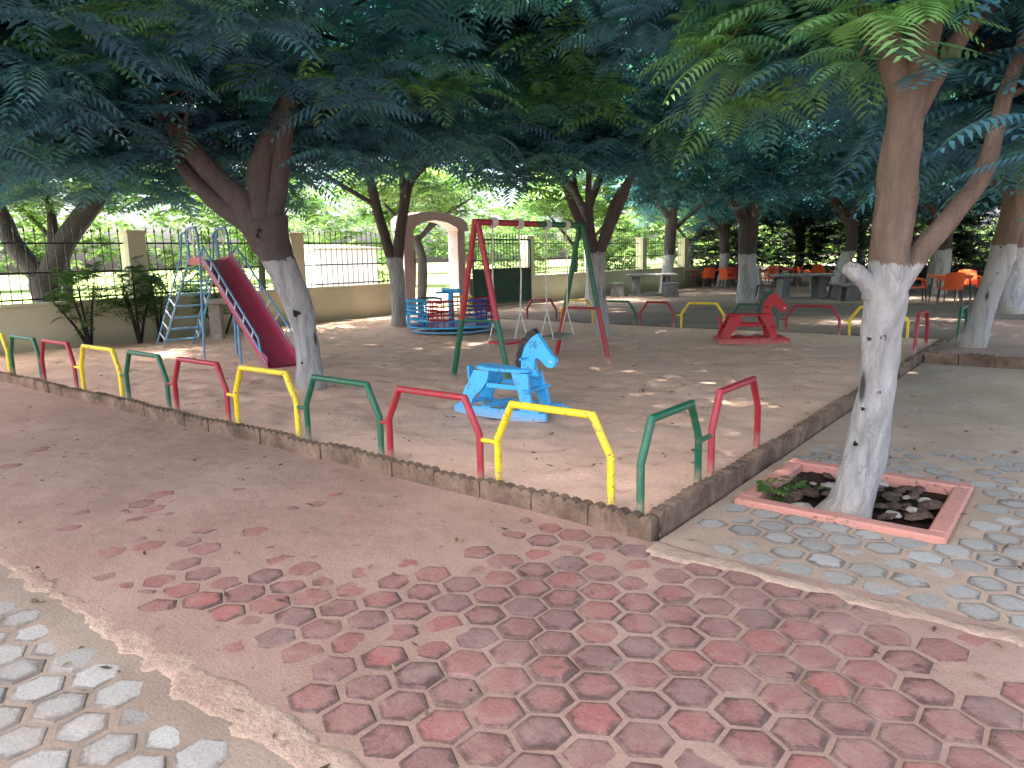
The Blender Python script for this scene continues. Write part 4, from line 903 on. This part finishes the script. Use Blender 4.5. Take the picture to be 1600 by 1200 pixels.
for x, y, a, lb in ((-3.4, 25.2, 40, 'orange plastic chair farthest right in the shade behind the right concrete table'), (-4.4, 26.4, 130, 'orange plastic chair turned away behind the right concrete table'), (-9.6, 24.6, 60, 'orange plastic chair nearest the thick dark tree on its left'), (-12.4, 27.6, -20, 'orange plastic chair farthest left in the shade'), (-8.3, 25.3, 170, 'orange plastic chair seen just right of the thick dark tree')):
    put_chair(0, x, y, R(a), lb)
def ptable(x, y, mat, label, h=.72):
    t = thing('plastic_table', (x, y, .02), R(25), label, 'table')
    b = MB(); b.box((0, 0, h), (.85, .85, .03), bev=.01); b.box((0, 0, h-.04), (.78, .78, .05)); b.build('table_top', M[mat], t)
    for sx in (-1, 1):
        for sy in (-1, 1):
            b = MB(); b.tube([(sx*.34, sy*.34, h-.05), (sx*.38, sy*.38, 0)], .022, 8); b.build('leg', M['legmetal'], t, True)
ptable(-1.3, 19.2, 'orange', 'orange plastic table among the chairs beside the leaning white trunk')
ptable(-10.8, 26.9, 'redplastic', 'red plastic table among the chairs left of the thick dark tree')
ptable(-8.4, 27.9, 'redplastic', 'red plastic table just right of the thick dark tree')
def ctable(x, y, rz, label, w_=1.7):
    t = thing('concrete_table', (x, y, .02), rz, label, 'table')
    b = MB(); b.box((0, 0, .72), (w_, .8, .08), bev=.02); b.build('table_top', M['darkconcrete'], t)
    for sx in (-1, 1):
        b = MB(); b.prism([(-.12, 0), (.16, 0), (.08, .68), (-.10, .68)], .55, Matrix.Translation((sx*w_*.32, 0, 0)) @ (Matrix.Rotation(math.pi, 4, 'Z') if sx < 0 else Matrix())); b.build('leg', M['darkconcrete'], t)
    b = MB(); b.box((0, 0, .02), (w_*1.02, .7, .06)); b.build('foot_slab', M['darkconcrete'], t)
ctable(-10.6, 20.2, R(38), 'grey concrete table in the shade left of the thick dark tree')
ctable(-5.3, 19.7, R(38), 'grey concrete table in the shade right of the thick dark tree')
def cstool(x, y, rz, label, back=False):
    t = thing('concrete_chair' if back else 'concrete_stool', (x, y, .02), rz, label, 'seat', 'concrete seats')
    b = MB(); b.box((0, 0, .44), (.48, .45, .07), bev=.015); b.build('seat', M['darkconcrete'], t)
    for sy in (-1, 1):
        b = MB(); b.prism([(-.24, 0), (.24, 0), (.18, .41), (-.18, .41)], .09, Matrix.Translation((0, sy*.16, 0))); b.build('leg', M['darkconcrete'], t)
    if back:
        b = MB(); b.prism([(-.18, .47), (-.26, .98), (-.20, .99), (-.08, .47)], .44); b.build('backrest', M['darkconcrete'], t)
cstool(-9.6, 19.7, R(38), 'backless concrete seat right of the left concrete table')
cstool(-11.5, 19.4, R(38), 'backless concrete seat left of the left concrete table')
cstool(-4.3, 19.9, R(210), 'concrete seat with a back at the right end of the right concrete table', True)
cstool(-3.8, 19.3, R(230), 'concrete seat with a back farthest right beside the right concrete table', True)
cstool(-6.4, 19.6, R(35), 'concrete seat with a back at the left end of the right concrete table', True)
gb = thing('globe_lamp', (-7.2, 20.6, .02), 0, 'small white globe on a short dark stand left of the right concrete table', 'garden lamp')
b = MB(); b.lathe([(.14, 0), (.14, .03), (.05, .06), (.04, .42), (.12, .46), (.12, .50)], 14); b.build('stand', M['legmetal'], gb, True)
b = MB(); b.lathe([(.1+.17*math.sin(a), .68-.19*math.cos(a)) if False else (max(.005, .19*math.sin(a)), .67-.19*math.cos(a)) for a in np.linspace(.02, 3.12, 11)], 16); b.build('globe', M['white'], gb, True)

# ------------------------------------------------------------------ shrubs against the wall, back railing, roadside wall, litter
for x, y, rx, h, n, lb in ((-11.85, 2.05, .5, 1.25, 26, 'leafy shrub against the cream wall left of the first column'), (-11.75, 2.85, .42, 1.35, 24, 'leafy shrub against the cream wall beside the first column'), (-11.8, 3.25, .25, 1.1, 9, 'thin sapling in front of the first cream column'), (-11.85, 4.55, .5, 1.1, 22, 'dark shrub behind the slide ladder')):
    bush('wall_shrub', x, y, rx, h, lb, 'leafwild', int(n*2.4), .19, 'shrub', 'shrubs along the wall', (.2, .8), .35)
bw = thing('back_railing', (-12, 34, 0), 0, 'dark railing on a low wall behind the hedge at the far end', 'railing')
b = MB(); b.box((14, 0, .3), (28, .2, .8)); b.build('wall_base', M['cream'], bw)
for z in (.85, 1.9): 
    b = MB(); b.box((14, 0, z), (28, .04, .04)); b.build('rail', M['iron'], bw)
b = MB(); b.tube([(0, 0, .7), (0, 0, 2.1)], .012, 5); bme = b.mesh('bar'); bme.materials.append(M['iron'])
for i in range(100): add('bar', bme, None, bw, (.14+i*.28, 0, 0))
sh = thing('roadside_shed', (-20.8, 14.2, 0), 0, 'pale lilac shed beyond the railings left of the gateway', 'shed')
b = MB(); b.box((0, 0, .95), (2.2, 2.8, 1.9)); b.build('wall', M['lilac'], sh)
b = MB(); b.box((0, 0, 1.96), (2.5, 3.1, .08), (0, R(4), 0)); b.build('roof', M['plank'], sh)
n = 2200; P = np.stack([NP.uniform(-11, 4, n), NP.uniform(-2.5, 9.5, n), np.zeros(n)], -1)
P = P[(P[:, 0] < -.1) | (P[:, 1] < 7)]; n = len(P)
ins = (P[:, 0] < -.1) & (P[:, 1] > .1); P[:, 2] = np.where(ins, sand_z(P[:, 0], P[:, 1])+.004, .008)
a = NP.uniform(0, 6.28, n); L = NP.uniform(.010, .032, n)*np.where((NP.rand(n) < .06) & ins, 2.2, 1); W = L*NP.uniform(.15, .45, n)
d = np.stack([np.cos(a), np.sin(a), 0*a], -1); e = np.stack([-np.sin(a), np.cos(a), 0*a], -1); up_ = np.array([0, 0, 1.])
V = np.stack([P-d*L[:, None], P-e*W[:, None]+up_*NP.uniform(0, .012, (n, 1)), P+d*L[:, None]+up_*NP.uniform(0, .015, (n, 1)), P+e*W[:, None]+up_*.003], 1).reshape(-1, 3)
me = npmesh('leaf_litter', V, np.arange(n*4).reshape(n, 4)); at = me.attributes.new('leafvar', 'FLOAT', 'POINT'); at.data.foreach_set('value', np.repeat(NP.rand(n), 4).astype(np.float32))
tag(add('leaf_litter', me, M['litter']), kind='stuff')

scn.render.engine = 'CYCLES'; cy = scn.cycles; cy.max_bounces = 4; cy.diffuse_bounces = 4; cy.glossy_bounces = 2; cy.transmission_bounces = 3; cy.transparent_max_bounces = 4
bpy.context.view_layer.update()
